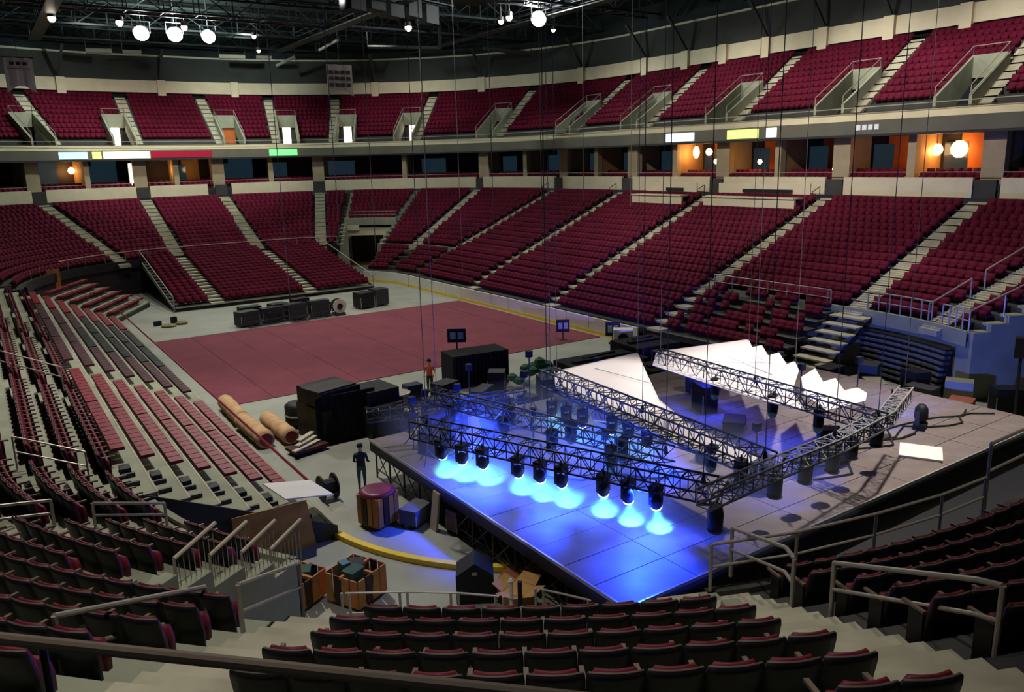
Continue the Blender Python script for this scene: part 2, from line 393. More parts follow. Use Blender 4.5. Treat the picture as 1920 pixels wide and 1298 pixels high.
for s in NEAR:
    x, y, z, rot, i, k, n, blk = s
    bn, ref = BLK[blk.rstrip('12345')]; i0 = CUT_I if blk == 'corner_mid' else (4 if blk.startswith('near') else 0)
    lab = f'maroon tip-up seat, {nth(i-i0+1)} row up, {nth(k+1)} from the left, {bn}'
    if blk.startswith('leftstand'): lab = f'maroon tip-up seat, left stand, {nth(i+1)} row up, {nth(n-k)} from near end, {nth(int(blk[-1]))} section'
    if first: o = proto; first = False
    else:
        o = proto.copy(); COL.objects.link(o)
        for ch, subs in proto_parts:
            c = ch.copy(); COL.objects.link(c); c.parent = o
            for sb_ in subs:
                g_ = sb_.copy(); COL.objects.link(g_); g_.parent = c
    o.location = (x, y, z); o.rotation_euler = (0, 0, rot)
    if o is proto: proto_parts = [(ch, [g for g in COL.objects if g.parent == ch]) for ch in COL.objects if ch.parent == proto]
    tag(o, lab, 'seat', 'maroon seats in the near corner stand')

# ------------------------------------------------------------------ aisle stairs in the lower stands
def aisle(st, U, i0, i1, w=1.1, single_mesh=True, dz=rowdz, dr=DR, zr=ZR, m=stair):
    x0, y0, nx, ny = P(U, 0); tx, ty = -ny, nx
    mbs = []
    for i in range(i0, i1):
        d, z = dz(i)
        ns = 4 if single_mesh else 2
        for (da, za) in [(d-dr*(.5-q/ns), z-zr*(.5-(q+.0)/ns)) for q in range(ns)]:
            mb = MB(); q = []
            for zz in (za-.25, za+.03):
                for (dd, tt) in ((da, -w/2), (da+dr/ns+.02, -w/2), (da+dr/ns+.02, w/2), (da, w/2)):
                    q.append((x0+nx*dd+tx*tt, y0+ny*dd+ty*tt, zz))
            mb.hexa(q); mbs.append(mb)
    if single_mesh:
        mm = MB()
        for b in mbs: mm.add(b.v, b.f)
        part('stair_flight', mm, m, st)
    else:
        for b in mbs: part('step', b, m, st)
for U in A_R[1:]: aisle(s_r, U, 0, NROW, 1.15)
for U in A_F[:-1]: aisle(s_f, U, 0, NROW, 1.15)
aisle(s_n, U_NL+T_LM, CUT_I, NROW-1, 1.5, False, rown); aisle(s_e, U_NL+T_RM, 4, NROW-1, 1.5, False, rown); aisle(s_l, U_NL+T_LA, 0, NROW-2, 1.15, False, rown); aisle(s_e, U_N+4, 4, NROW-2, 1.1, True, rown)
# dark hand rails that run beside the right-hand aisles
for U in (10.8, 21.8, 32.8, 43.5):
    mb = MB()
    for i in range(1, NROW, 2):
        d, z = rowdz(i); d2, z2 = rowdz(i+1)
        a = P(U, d); b = P(U, d2)
        mb.path([(a[0], a[1]+.5, z), (a[0], a[1]+.5, z+.95), (b[0], b[1]+.5, z2+.95), (b[0], b[1]+.5, z2)], .03, 5)
    part('aisle_rail', mb, black, s_r)

# ------------------------------------------------------------------ telescopic stands
RT = thing('telescopic_stand', (36.5, 46, 0), 'telescopic seating rows running down to the rink boards', 'bleachers')
ntr = 6
for i in range(ntr):
    x = 34.0+.82*i; z = 1.0+.37*i
    part('platform', MB().box(x, x+.84, 25.6, 68.0, z-.12, z), concrete_dk, RT)
    part('riser_beam', MB().box(x, x+.06, 25.6, 68.0, z-.37, z-.1), steel_dk, RT)
    part('nosing', MB().box(x-.01, x+.04, 25.6, 34.2, z-.03, z+.012), steel, RT)
    secs = [(35.4, 45.2), (46.4, 56.2), (57.4, 66.9)]
    for (a, b) in secs:
        n = int((b-a)/.53)
        for k in range(n): SEATS_FAR.append((x+.45, a+(k+.5)*(b-a)/n, z, -PI/2))
    # the stripped bay keeps only scattered chairs
    for k in range(16):
        if random.random() < .62: SEATS_FAR.append((x+.45, 26+k*.53, z, -PI/2))
    for ya in (34.8, 45.8, 56.8): part('step', MB().box(x-.05, x+.8, ya-.55, ya+.55, z-.1, z+.05), stair, RT)
for i in range(ntr-1):
    d = .75+.9*i; z = 1.0+.37*i
    part('corner_platform', ring(MB(), U_FR+.5, U_FR+41, [(d, z-.37), (d, z), (d+.92, z), (d+.92, z-.12)]), concrete_dk, RT)
    us, L = metres(U_FR+1.5, U_FR+22.5, d+.5)
    for (ua, ub) in ((U_FR+1.5, U_FR+22.5), (U_FR+26.5, U_FR+40.5)):
        us, L = metres(ua, ub, d+.5); n = int(L[-1]/.53)
        for k in range(n):
            q = P(along(us, L, (k+.5)*.53), d+.48); SEATS_FAR.append((q[0], q[1], z, math.atan2(q[3], q[2])-PI/2))
part('transition_rail', MB().path([(38.75, 25.8, 3.1), (38.75, 25.8, 4.05), (38.75, 34.2, 4.05), (38.75, 34.2, 3.1)], .035).path([(38.75, 25.8, 3.6), (38.75, 34.2, 3.6)], .02), steel, RT)
for i in range(7): part('rail_post', MB().tube((38.75, 26+i*1.35, 3.0), (38.75, 26+i*1.35, 4.0), .025), steel, RT)
FT = thing('telescopic_stand', (21, 75, 0), 'low telescopic seating bank in front of the end stand', 'bleachers')
nf = 16
for i in range(nf):
    y = 68.2+.86*i; z = .35+.172*i
    part('platform', MB().box(12.6, 30.2, y, y+.88, z-.1, z), concrete_dk, FT)
    part('riser_beam', MB().box(12.6, 30.2, y-.02, y+.03, z-.06, z+.02), steel, FT)
    for (a, b) in ((12.9, 15.4), (16.6, 23.6), (24.8, 30.0)):
        n = int((b-a)/.53)
        for k in range(n): SEATS_FAR.append((a+(k+.5)*(b-a)/n, y+.45, z, 0))
    for xa in (16.0, 24.2): part('step', MB().box(xa-.55, xa+.55, y-.2, y+.45, z-.05, z+.09), stair, FT)
for xa in (12.5, 30.25):
    part('side_rail', MB().path([(xa, 68.2, .4), (xa, 68.2, 1.3), (xa, 81.8, 4.0), (xa, 81.8, 3.1)], .05), steel, FT)
    part('side_panel', MB().prism([(xa, 68.2, .35), (xa, 81.9, 3.1), (xa, 81.9, 2.6), (xa, 68.2, .1)], (.06, 0, 0)), concrete, FT)
part('front_skirt', MB().box(12.6, 30.2, 68.25, 68.3, 0, .26), black, FT)
# left telescopic bank: bare platforms with folded red benches
LT = thing('telescopic_stand', (5.5, 45, 0), 'telescopic bench seating along the near left side of the floor', 'bleachers')
bench_v = MB()
for k in range(12):
    a = -3.0+k*.5
    bench_v.hexa([(-.2, a+.02, .36), (.2, a+.02, .36), (.2, a+.48, .36), (-.2, a+.48, .36), (-.19, a+.025, .46), (.19, a+.025, .46), (.19, a+.475, .46), (-.19, a+.475, .46)])
bench_me = mesh('bench', bench_v)
bench_dk = bench_me.copy(); bench_me.materials.append(bright_red); bench_dk.materials.append(mat('bench_dark_maroon', (64, 24, 36), .6, .2, 1))
bench_bk = bench_dk.copy(); bench_bk.materials.clear(); bench_bk.materials.append(black)
NLT = 7
for i in range(NLT):
    x = 7.9-.8*i; z = .45+.4*i
    part('platform', MB().box(x-.82, x, 22.3, 66.0, z-.12, z), concrete, LT)
    part('riser_beam', MB().box(x-.05, x, 22.3, 66.0, z-.42, z-.1), concrete_dk, LT)
    part('nosing', MB().box(x-.02, x+.03, 22.3, 66.0, z-.05, z+.012), stair, LT)
    for j, yc in enumerate((28.4, 34.5)):
        place('bench', bench_me, None, LT, (x-.5-5.5, yc-45, z))
    for j, yc in enumerate((42.6, 48.8, 55.0, 61.6)):
        me = bench_me if j == 3 else (bench_bk if (j == 1 and i < 5) or (j == 2 and i < 4) else bench_dk)
        place('bench', me, None, LT, (x-.5-5.5, yc-45, z))
    for k in range(5): part('bracket', MB().box(x-.66, x-.3, 23.1+k*.26, 23.2+k*.26, z+.0, z+.12), steel_dk, LT) if k in (0, 3) else None
    part('seat_foot', MB().box(x-.62, x-.34, 24.3, 24.75, z, z+.14), black, LT)
part('front_rail', MB().path([(8.15, 23.5, 1.0), (8.15, 66, 1.0)], .05), bright_red, LT)
part('front_panel', MB().box(7.95, 8.02, 22.3, 66, 0, .42), concrete, LT)
part('end_panel', MB().prism([(8.1, 22.25, 0), (2.7, 22.25, 0), (2.7, 22.25, 2.9), (8.1, 22.25, .4)], (0, -.05, 0)), concrete_dk, LT)
# angled wing at the far end of the left bank
LW = thing('telescopic_stand', (5, 70, 0), 'short angled telescopic wing in front of the dark corner', 'bleachers')
ca, sa = math.cos(-.49), math.sin(-.49)
def wing(px, py, qx, qy, z0, z1, mb):
    # local frame: along (sin.49, cos.49), across to the left
    pts = []
    for z in (z0, z1):
        for (ax, ac) in ((px, py), (qx, py), (qx, qy), (px, qy)):
            ox, oy = 7.9-ac*.97, 66.1
            pts.append((ox+ax*math.sin(.49)*1.0, oy+ax*math.cos(.49), z))
    mb.hexa(pts); return mb
for i in range(NLT-1):
    z = .45+.4*i
    part('platform', wing(0, .82*i, 7.5, .82*(i+1)+.1, z-.12, z, MB()), concrete, LW)
    part('riser_beam', wing(0, .82*i, 7.5, .82*i+.06, z-.42, z-.1, MB()), concrete_dk, LW)
    for k in range(2): part('bench', wing(.4+3.5*k, .82*i+.3, 3.6+3.5*k, .82*i+.75, z+.34, z+.46, MB()), bright_red, LW)
# plywood sheet and white board at the near end of the left bank
pw = MB().prism([(4.9, 22.05, 1.62), (4.9, 22.05, 0), (7.35, 22.15, 0), (7.15, 22.15, 1.55)], (0, -.03, 0))
single('plywood_sheet', pw, plywood, 'large plywood sheet leaning against the end of the bench stand', 'plywood')
single('white_board_sheet', MB().hexa([(6.6, 22.4, 1.6), (8.2, 22.6, 1.25), (8.0, 24.2, 1.25), (6.4, 24.0, 1.6), (6.6, 22.4, 1.64), (8.2, 22.6, 1.29), (8.0, 24.2, 1.29), (6.4, 24.0, 1.64)]), white_board, 'white board lying across the near end of the bench stand', 'board')
# retracted bleacher front below the right stand
RB = thing('folded_bleacher', (37.4, 19.5, 0), 'folded black bleacher stack under the blue-lit ledge', 'bleachers')
for k in range(8):
    z = .2+k*.27
    part('slat', ring(MB(), -25, -2.5, [(4.3+.06*k, z), (4.3+.06*k, z+.12), (4.7+.06*k, z+.12), (4.7+.06*k, z)], 3, True), mat('bleacher_slat', (92, 94, 98), .5, .1, 3), RB)
part('body', ring(MB(), -25, -2.5, [(4.75, 0), (4.75, 2.3), (5.2, 2.3), (5.2, 0)], 3, True), black, RB)
# front rail on the right stand
FR_ = thing('guard_rail', (38.6, 20, 3.1), 'white guard rail along the front edge of the right stand', 'railing')
def rail_ring(th, a, b, d, z, h=1.0, n=6, rad=.03, m=steel, mid=True):
    us = [a+(b-a)*k/(n*3) for k in range(n*3+1)]
    top = [(*P(u, d)[:2], z+h) for u in us]; part('top_rail', MB().path(top, rad), m, th)
    if mid: part('mid_rail', MB().path([(p[0], p[1], z+h*.5) for p in top], rad*.7), m, th)
    for k in range(n+1):
        p = P(a+(b-a)*k/n, d); part('post', MB().tube((p[0], p[1], z-.1), (p[0], p[1], z+h), rad*.9), m, th)
rail_ring(FR_, -26.5, -19.5, D0+.05, Z0+.1, 1.0, 4, .04); rail_ring(FR_, -16.8, -1.2, D0+.05, Z0+.1, 1.0, 6, .04)
x0, y0, nx, ny = P(-26.8, 0)
for i in range(0, 12, 2):
    d, z = rowdz(i); d2, z2 = rowdz(i+2)
    part('sloped_rail', MB().path([(x0+nx*d, y0+ny*d, z+1.1), (x0+nx*d2, y0+ny*d2, z2+1.1)], .04), steel, FR_)
    part('post', MB().tube((x0+nx*d, y0+ny*d, z), (x0+nx*d, y0+ny*d, z+1.1), .035), steel, FR_)
for U in (-18+1.8,):
    x0, y0, nx, ny = P(U, 0)
    for i in (0, 4, 8):
        d, z = rowdz(i); d2, z2 = rowdz(i+3)
        part('aisle_rail', MB().path([(x0+nx*d, y0+ny*d, z), (x0+nx*d, y0+ny*d, z+1.0), (x0+nx*d2, y0+ny*d2, z2+1.0), (x0+nx*d2, y0+ny*d2, z2)], .04), steel, FR_)
# portable stairs beside the right stand
PS = thing('portable_stairs', (36.4, 25, 0), 'pale portable stairs climbing to the right stand front', 'stairs')
for k in range(8):
    part('step', MB().box(33.6+.6*k, 34.5+.6*k, 23.2, 25.2, .28+.36*k, .36+.36*k), stair, PS)
for y in (23.2, 25.15): part('stringer', MB().prism([(33.7, y, .1), (38.6, y, 2.95), (38.6, y, 2.6), (34.2, y, 0)], (0, .05, 0)), steel_dk, PS)

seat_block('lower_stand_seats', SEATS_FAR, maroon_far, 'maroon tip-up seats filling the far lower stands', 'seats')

# ------------------------------------------------------------------ suite level
UA, UB = -32, U_FL+72
fas = thing('suite_fascia', (52, 46, 8.6), 'cream fascia panels below the suite openings', 'fascia', kind='structure')
notch = [-18, .4, 10.8, 21.8, 32.8, 43.5, 68.5, 112, 134.9, 144, 166]
edges = [UA]+sorted(notch)+[UB]
DF = 18.35; ZF0, ZF1 = 8.6, 9.75
for a, b in zip(edges, edges[1:]):
    ga = .75 if (0 < a < 44) else 1.5
    part('fascia_panel', ring(MB(), a+ga, b-ga, [(DF, ZF0-.1), (DF, ZF1), (DF+.25, ZF1), (DF+.25, ZF0-.1)], 3, True), cream, fas)
part('dark_rail', ring(MB(), UA, UB, [(DF+.1, ZF1+.32), (DF+.1, ZF1+.37), (DF+.15, ZF1+.37), (DF+.15, ZF1+.32)], 3, True), steel, fas)
sf = thing('floor_suite', (55, 46, 9.3), 'suite level floor slab behind the cream fascia', 'floor', kind='structure')
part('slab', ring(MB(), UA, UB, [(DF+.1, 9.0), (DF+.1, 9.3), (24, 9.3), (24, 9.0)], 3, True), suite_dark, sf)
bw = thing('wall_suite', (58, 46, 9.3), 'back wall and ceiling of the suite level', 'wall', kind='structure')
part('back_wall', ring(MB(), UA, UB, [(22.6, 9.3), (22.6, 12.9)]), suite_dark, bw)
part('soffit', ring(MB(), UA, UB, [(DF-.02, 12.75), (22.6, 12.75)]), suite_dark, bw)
# columns at every notch and in between
cu = []
for a, b in zip(edges, edges[1:]):
    cu.append(a+ .0); 
    w = b-a
    if w > 8: cu.append((a+b)/2)
cu.append(UB)
for u in cu:
    if u in (UA, UB): continue
    isn = u in notch
    x, y, nx, ny = P(u, DF+1.0); ang = math.atan2(ny, nx)-PI/2
    w = 1.35 if isn else .55
    part('column', MB().obox((x, y, 9.2), w, .6, 3.6, ang), beige, bw)
    x, y, nx, ny = P(u, DF+2.6); part('partition', MB().obox((x, y, 9.2), .25, 3.2, 3.6, ang), beige if isn else suite_tan, bw)
    if isn:
        x, y, nx, ny = P(u, DF+.15); part('stair_gate', MB().obox((x, y, 8.5), 1.3, .3, 1.1, ang), concrete_dk, fas)
# suite interiors: bay wall panels, doors to a lit room, seat rows
bays = [(a, b) for a, b in zip(cu, cu[1:])]
lit_us = [(P_u, c) for P_u, c in []]
LIT = {'orange': [(24.5, 30), (16, 21.8), (2, 5.6)], 'lamps': []}
random.seed(3)
for a, b in bays:
    mid = (a+b)/2
    x, y, nx, ny = P(mid, 22.5); ang = math.atan2(ny, nx)-PI/2
    onR = -20 < mid < 46
    if onR and (abs(mid-27.3) < 3 or abs(mid-5.6) < 3 or abs(mid-16.3) < 3): m_ = suite_orange
    else: m_ = random.choice([suite_dark, teal_glass, suite_tan, teal_glass, suite_dark]) if not (166 < mid < 178 or 150 < mid < 160) else suite_orange
    us, L = metres(a, b, 22.5); wid = L[-1]
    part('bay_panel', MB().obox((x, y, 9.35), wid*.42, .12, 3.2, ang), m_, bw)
    x2, y2, _, _ = P(mid+(b-a)*.27, 22.45); part('bay_window', MB().obox((x2, y2, 10.1), wid*.3, .1, 1.9, ang), teal_glass, bw)
    for r_ in range(2):
        n = int(metres(a+.5, b-.5, DF+.9+.8*r_)[1][-1]/.55)
        for k in range(n):
            u = a+.5+(b-a-1)*(k+.5)/max(n, 1); q = P(u, DF+.75+.85*r_); SEATS_UP.append((q[0], q[1], 9.3+.25*r_, math.atan2(q[3], q[2])-PI/2))
# visible suite lamps
def suite_lamp(loc, label, r=.28, watts=55, m=lamp_o, oval=1.0, color=(1, .5, .16)):
    t = thing('wall_lamp', (loc[0], loc[1], loc[2]-.4), label, 'lamp', 'glowing lamps inside the suites')
    part('shade', MB().lathe([(r*.35, -r*oval), (r*.85, -r*.5*oval), (r, 0), (r*.8, r*.6*oval), (r*.4, r*oval)], loc, 10), m, t, True)
    part('bracket', MB().tube((loc[0], loc[1], loc[2]+r*oval), (loc[0], loc[1], 12.75), .03), steel_dk, t)
    if watts: point('suite_lamp_light', (loc[0]-.6, loc[1], loc[2]-.1), watts, color, .2)
suite_lamp((54.2, 50.4, 11.8), 'glowing orange suite lamp, first of the pair near mid stand', .3, 90, oval=1.7)
suite_lamp((54.2, 48.9, 11.8), 'glowing orange suite lamp, second of the pair near mid stand', .3, 60)
suite_lamp((54.2, 29.8, 11.6), 'tall yellow suite lamp beside two orange wall lamps', .26, 60, oval=2.0)
suite_lamp((55.2, 29.4, 11.5), 'small round orange lamp between two larger suite lamps', .4, 120)
suite_lamp((55.2, 27.9, 11.5), 'wide round orange lamp at right of the lit suite', .55, 120)
suite_lamp((54.2, 43.4, 10.9), 'small orange lamp in the suite behind the white booth', .2, 60)
suite_lamp((9.3, 97.4, 11.6), 'round orange suite lamp above the far left stand', .35, 90)
for k, (q, w_) in enumerate((((3.6, 96.6, 11.6), 60), ((18.6, 97.2, 11.4), 70), ((21.5, 97.2, 11.4), 30))): point('suite_lamp_light', q, w_, (1, .6, .25), .3)
def small_lamp(loc, r, label, m=lamp_s, group='small white lamps along the suite level'):
    t = thing('bulkhead_lamp', (loc[0], loc[1], loc[2]-r), label, 'lamp', group)
    part('glass', MB().lathe([(r*.4, -r), (r, -.4*r), (r, .4*r), (r*.4, r)], loc, 8), m, t, True)
    part('back_plate', MB().obox((loc[0]+r, loc[1], loc[2]-r), .06, r*2.4, r*2, 0), steel_dk, t)
small_lamp((52.9, 35.6, 10.3), .16, 'small white lamp on the column by the lit suite'); small_lamp((52.9, 25.1, 10.25), .16, 'small white lamp on the column at the right edge'); small_lamp((53, 47.0, 11.0), .2, 'small white lamp at the end of the orange suite')
def light_panel(loc, w, h, rz, label):
    t = thing('wall_light', loc, label, 'light', 'bright vertical lights at the far corner')
    part('panel', MB().obox(loc, w, .1, h, rz), door_lit, t); part('frame', MB().obox((loc[0], loc[1]+.1, loc[2]-.05), w+.16, .08, h+.1, rz), beige, t)
light_panel((36.2, 96.1, 9.9), .9, 2.7, 0, 'bright upright light panel above the corner aisle')
light_panel((50.2, 96.5, 9.6), .5, 2.6, -.5, 'narrow white light panel above the tunnel')
light_panel((15.0, 96.0, 9.9), .6, 2.3, 0, 'slim white light panel beside the orange suites')
# white camera booth panels on top of the right stand
for k, (ya, yb) in enumerate(((36.0, 44.6), (47.0, 53.0))):
    t = thing('press_box', (49.5, (ya+yb)/2, 7.6), f'white press counter at the top of the right stand, {"longer" if k == 0 else "shorter"} of the two', 'counter', 'press counters on the right stand')
    part('counter', MB().box(48.9, 49.1, ya, yb, 7.2, 8.25), cream, t); part('desk', MB().box(48.8, 50.0, ya, yb, 8.25, 8.33), cream, t)
    part('slot', MB().box(50.6, 50.7, ya+1.5, yb-2.5, 8.6, 8.85), black, t); part('rear_panel', MB().box(50.7, 50.8, ya, yb, 8.0, 9.3), cream, t)

# ------------------------------------------------------------------ ribbon display
rb = thing('ribbon_display', (51.7, 46, 12.7), 'dark ribbon display running round the upper deck edge', 'display board')
part('band', ring(MB(), UA, UB, [(DF-.1, 12.62), (DF-.1, 13.58), (DF+.3, 13.58), (DF+.3, 12.62)], 3, True), mat('ribbon_band', (104, 100, 88), .6, .1, .6), rb)
part('lower_lip', ring(MB(), UA, UB, [(DF-.14, 12.5), (DF-.14, 12.66), (DF+.3, 12.66), (DF+.3, 12.5)], 3, True), steel_dk, rb)
def ad(u0, u1, rgb, k, name='screen_panel', z0=12.75, z1=13.45):
    part(name, ring(MB(), u0, u1, [(DF-.16, z0), (DF-.16, z1), (DF-.1, z1), (DF-.1, z0)], 3, True), emitter('ad_%d_%d_%d' % rgb, rgb, k), rb)
def uy(y): return y-CYN
def ux(x): return U_F+(CXR-x)
def ucorner(x, y=94.8): return U_FL+math.degrees(math.atan2(CXL-x, y-CYF))
def ucr(x, y=94.8): return U_FR+math.degrees(math.atan2(y-CYF, x-CXR))
ad(uy(48.3), uy(51.6), (190, 225, 255), 1.6); ad(uy(41.6), uy(44.7), (205, 235, 120), 1.3); ad(uy(39.9), uy(40.9), (235, 235, 240), 1.2)
for k in range(4): ad(uy(31.6+.45*k), uy(31.6+.45*k)+.3, (190, 190, 190), .6, 'logo_mark', 12.95, 13.3)
ad(ucorner(10.5), ucorner(7.5), (150, 205, 255), 1.8); ad(ucorner(11.9), ucorner(11.0), (235, 235, 120), 1.2); ad(ux(16.7)-.1 if 16.7 > CXL else ucorner(16.7), ucorner(12.1), (255, 246, 205), 1.6)
ad(ux(23.3), ux(16.9), (150, 20, 48), .35); ad(ucr(33.2), ucr(29.8), (110, 230, 130), 1.2)

# ------------------------------------------------------------------ upper deck
def updz(i): return UD0+UDR*i, UZ0+UZR*i
ud = thing('stand_upper', (60, 46, 14), 'steep concrete upper deck round the arena', 'stand', kind='structure')
part('front_walk', ring(MB(), UA, UB, [(DF+.3, 13.4), (UD0, 13.7)]), concrete, ud)
part('parapet', ring(MB(), UA, UB, [(19.6, 13.5), (19.6, 14.15), (19.8, 14.15), (19.8, 13.5)], 3, True), cream, ud)
part('front_rail', ring(MB(), UA, UB, [(19.3, 14.5), (19.3, 14.56), (19.36, 14.56), (19.36, 14.5)], 3, True), steel, ud)
part('lower_rail', ring(MB(), UA, UB, [(19.3, 14.2), (19.3, 14.24), (19.36, 14.24), (19.36, 14.2)], 3, True), steel_dk, ud)
A_U = [-20, -9, 2.2, 11.2, 22.0, 32.9, 44.0, 66.5, 88, 108, 121, 133.6, 143.0, 159, 182, UB]
voms = [(-9, 1), (2.2, 1), (11.2, 1), (22, 1), (32.9, 1), (44, 1), (66.5, 1), (88, 1), (108, -1), (121, -1), (133.6, -1), (143, 1), (159, 1)]
VW = 2.3
def ulen(d, u): return 1.0 if P(u, 1)[2] in (0, 1, -1) and P(u, 1)[3] in (0, 1, -1) else math.degrees(1/(RC+d))
def in_vom(u, i):
    for (v, sg) in voms:
        k = ulen(24, v)
        lo, hi = (v+.4*k, v+(.4+VW)*k) if sg > 0 else (v-(.4+VW)*k, v-.4*k)
        if lo-.2*k < u < hi+.2*k and i < 5: return True
    return False
for i in range(UNROW):
    d, z = updz(i); cuts = []
    if i < 5:
        for (v, sg) in voms:
            k = ulen(24, v); cuts.append(((v+.4*k, v+(.4+VW)*k) if sg > 0 else (v-(.4+VW)*k, v-.4*k)))
    lo = UA
    for (c0, c1) in sorted(cuts)+[(UB, UB)]:
        if c0 > lo: part('tread', ring(MB(), lo, c0, [(d, z-UZR-.02), (d, z), (d+UDR+.01, z)]), concrete_dk, ud)
        lo = c1
UPB = []
for a, b in zip([UA]+A_U, A_U): fill(a, b, 1, UNROW, UPB, dz=updz, dd=UDR, skip=in_vom, gap=.6)
SEATS_UP += [s[:4] for s in UPB]
for u in A_U[:-1]: aisle(ud, u, 0, UNROW, 1.1, True, updz, UDR, UZR)
LITV = {108: .9, 121: 1, 143: 1, 88: 1}
for (v, sg) in voms:
    k = ulen(24, v); uc = v+sg*(.4+VW/2)*k; w = VW
    x0, y0, nx, ny = P(uc, 0); tx, ty = -ny, nx; ang = math.atan2(ny, nx)-PI/2
    vt = thing('vomitory', (x0+nx*21, y0+ny*21, 14), 'concrete stair portal in the upper deck', 'portal', kind='structure')
    dE, zE = updz(5)
    for s_ in (-1, 1):
        pts = [(UD0-.6, 13.6), (UD0-.6, 14.9), (dE, zE+.75), (dE, zE-1), (UD0+1, 13.6)]
        part('side_wall', MB().prism([(x0+nx*d+tx*(s_*w/2-.1), y0+ny*d+ty*(s_*w/2-.1), z) for d, z in pts], (tx*.2, ty*.2, 0)), concrete, vt)
        part('side_rail', MB().path([(x0+nx*d+tx*s_*w/2, y0+ny*d+ty*s_*w/2, z) for d, z in ((UD0-.6, 14.9), (UD0-.6, 15.5), (dE, zE+1.35), (dE, zE+.7))], .035), steel, vt)
    part('ramp', MB().prism([(x0+nx*d+tx*(-w/2), y0+ny*d+ty*(-w/2), z) for d, z in ((UD0-.6, 13.7), (UD0-.6, 13.9), (dE, 14.2), (dE, 13.9))], (tx*w, ty*w, 0)), concrete_dk, vt)
    xe, ye = x0+nx*dE, y0+ny*dE
    part('head_wall', MB().obox((xe, ye, 14.0+2.2), w, .25, zE+.75-16.2, ang), concrete, vt)
    part('head_rail', MB().path([(xe+tx*-w/2, ye+ty*-w/2, zE+.75), (xe-tx*w/2, ye-ty*w/2, zE+1.35), (xe+tx*w/2, ye+ty*w/2, zE+1.35), (xe+tx*w/2, ye+ty*w/2, zE+.7)], .035), steel, vt)
    part('doorway', MB().obox((xe+nx*.2, ye+ny*.2, 14.0), w, .1, 2.3, ang), suite_orange if v == 133.6 else concrete_dk, vt)
    if v in LITV: part('lit_door', MB().obox((xe+nx*.1, ye+ny*.1, 14.05), .95, .06, 2.15, ang), door_lit, vt)
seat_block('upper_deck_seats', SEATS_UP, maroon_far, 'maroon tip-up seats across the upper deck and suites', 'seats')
dT = UD0+UDR*UNROW; zT = UZ0+UZR*UNROW
wl = thing('wall_upper', (62, 46, 20), 'cream beam and grey wall above the top seat row', 'wall', kind='structure')
part('top_walk', ring(MB(), UA, UB, [(dT, zT-.3), (dT+1.4, zT-.3)]), concrete_dk, wl)
part('cream_beam', ring(MB(), UA, UB, [(dT+.2, zT+.35), (dT+.2, zT+1.75), (dT+.7, zT+1.75), (dT+.7, zT+.35)], 3, True), cream, wl)
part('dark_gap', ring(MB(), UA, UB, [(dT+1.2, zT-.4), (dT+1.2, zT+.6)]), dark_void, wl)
part('grey_wall', ring(MB(), UA, UB, [(dT+.72, zT+1.7), (dT+.5, zT+4.6)]), wall_grey, wl)
part('light_line', ring(MB(), UA, UB, [(dT+.3, zT+4.5), (dT+.3, zT+4.7), (dT+.6, zT+4.7), (dT+.6, zT+4.5)], 3, True), mat('pale_trim', (190, 186, 170), .6, .05, 1), wl)
part('top_wall', ring(MB(), UA, UB, [(dT+.6, zT+4.6), (dT+3, 28)]), ceil_m, wl)
for u in [-12, -4, 3, 8, 14, 20, 26, 31, 36, 42, 56, 78, 100, 127, 138, 152, 170]:
    x, y, nx, ny = P(u, dT+.15); part('beam_bracket', MB().obox((x, y, zT-.1), .9, .5, 1.9, math.atan2(ny, nx)-PI/2), cream, wl)
    x, y, nx, ny = P(u, dT+.45); part('brace', MB().hexa([(x-.15, y-.15, zT+1.6), (x+.15, y-.15, zT+1.6), (x+.15, y+.15, zT+1.6), (x-.15, y+.15, zT+1.6), (x-.15-nx*3, y-.15-ny*3, zT+5), (x+.15-nx*3, y-.15-ny*3, zT+5), (x+.15-nx*3, y+.15-ny*3, zT+5), (x-.15-nx*3, y+.15-ny*3, zT+5)]), wall_grey, wl) if u % 2 == 0 else None
# ------------------------------------------------------------------ roof, lamps, banners
single('ceiling', MB().box(-30, 90, -25, 125, 29, 29.3), ceil_m, 'black arena roof above the lighting rigs', 'ceiling', kind='structure')
def box_truss(mb, a, b, w, r, bay, n=4):
    a = Vector(a); b = Vector(b); d = b-a; L = d.length; d.normalize(); s = d.cross(Vector((0, 0, 1))).normalized()*w/2; u = Vector((0, 0, 1))*w/2
    cs = [s+u, -s+u, -s-u, s-u]
    for c in cs: mb.tube(a+c, b+c, r, n)
    k = max(1, int(round(L/bay)))
    for i in range(k):
        p = a+d*(L*i/k); q = a+d*(L*(i+1)/k)
        for j in range(4):
            c0, c1 = cs[j], cs[(j+1) % 4]
            if i % 2: c0, c1 = c1, c0
            mb.tube(p+c0, q+c1, r*.55, 3); mb.tube(p+cs[j], p+cs[(j+1) % 4], r*.55, 3)
    return mb
for k, y in enumerate((44, 54, 64, 74, 84, 94, 104)):
    t = thing('roof_truss', (22, y, 25.6), f'dark steel roof truss, {nth(k+1)} out from the stage', 'roof truss', 'dark trusses under the roof')
    part('lattice', box_truss(MB(), (-8, y, 27), (62, y, 27), 2.2, .13, 3.2), ceil_m if k % 2 else truss_dk, t)
for k, x in enumerate((8, 34, 50)):
    t = thing('catwalk', (x, 75, 25.4), f'grey lighting catwalk hung under the roof, {["left", "middle", "right"][k]} of three', 'catwalk', 'catwalks under the roof')
    part('walkway', MB().box(x-.6, x+.6, 40, 102, 25.3, 25.4), steel_dk, t)
    for sx in (-.6, .6):
        for z in (25.9, 26.4): part('rail', MB().tube((x+sx, 40, z), (x+sx, 102, z), .04), steel_dk, t)
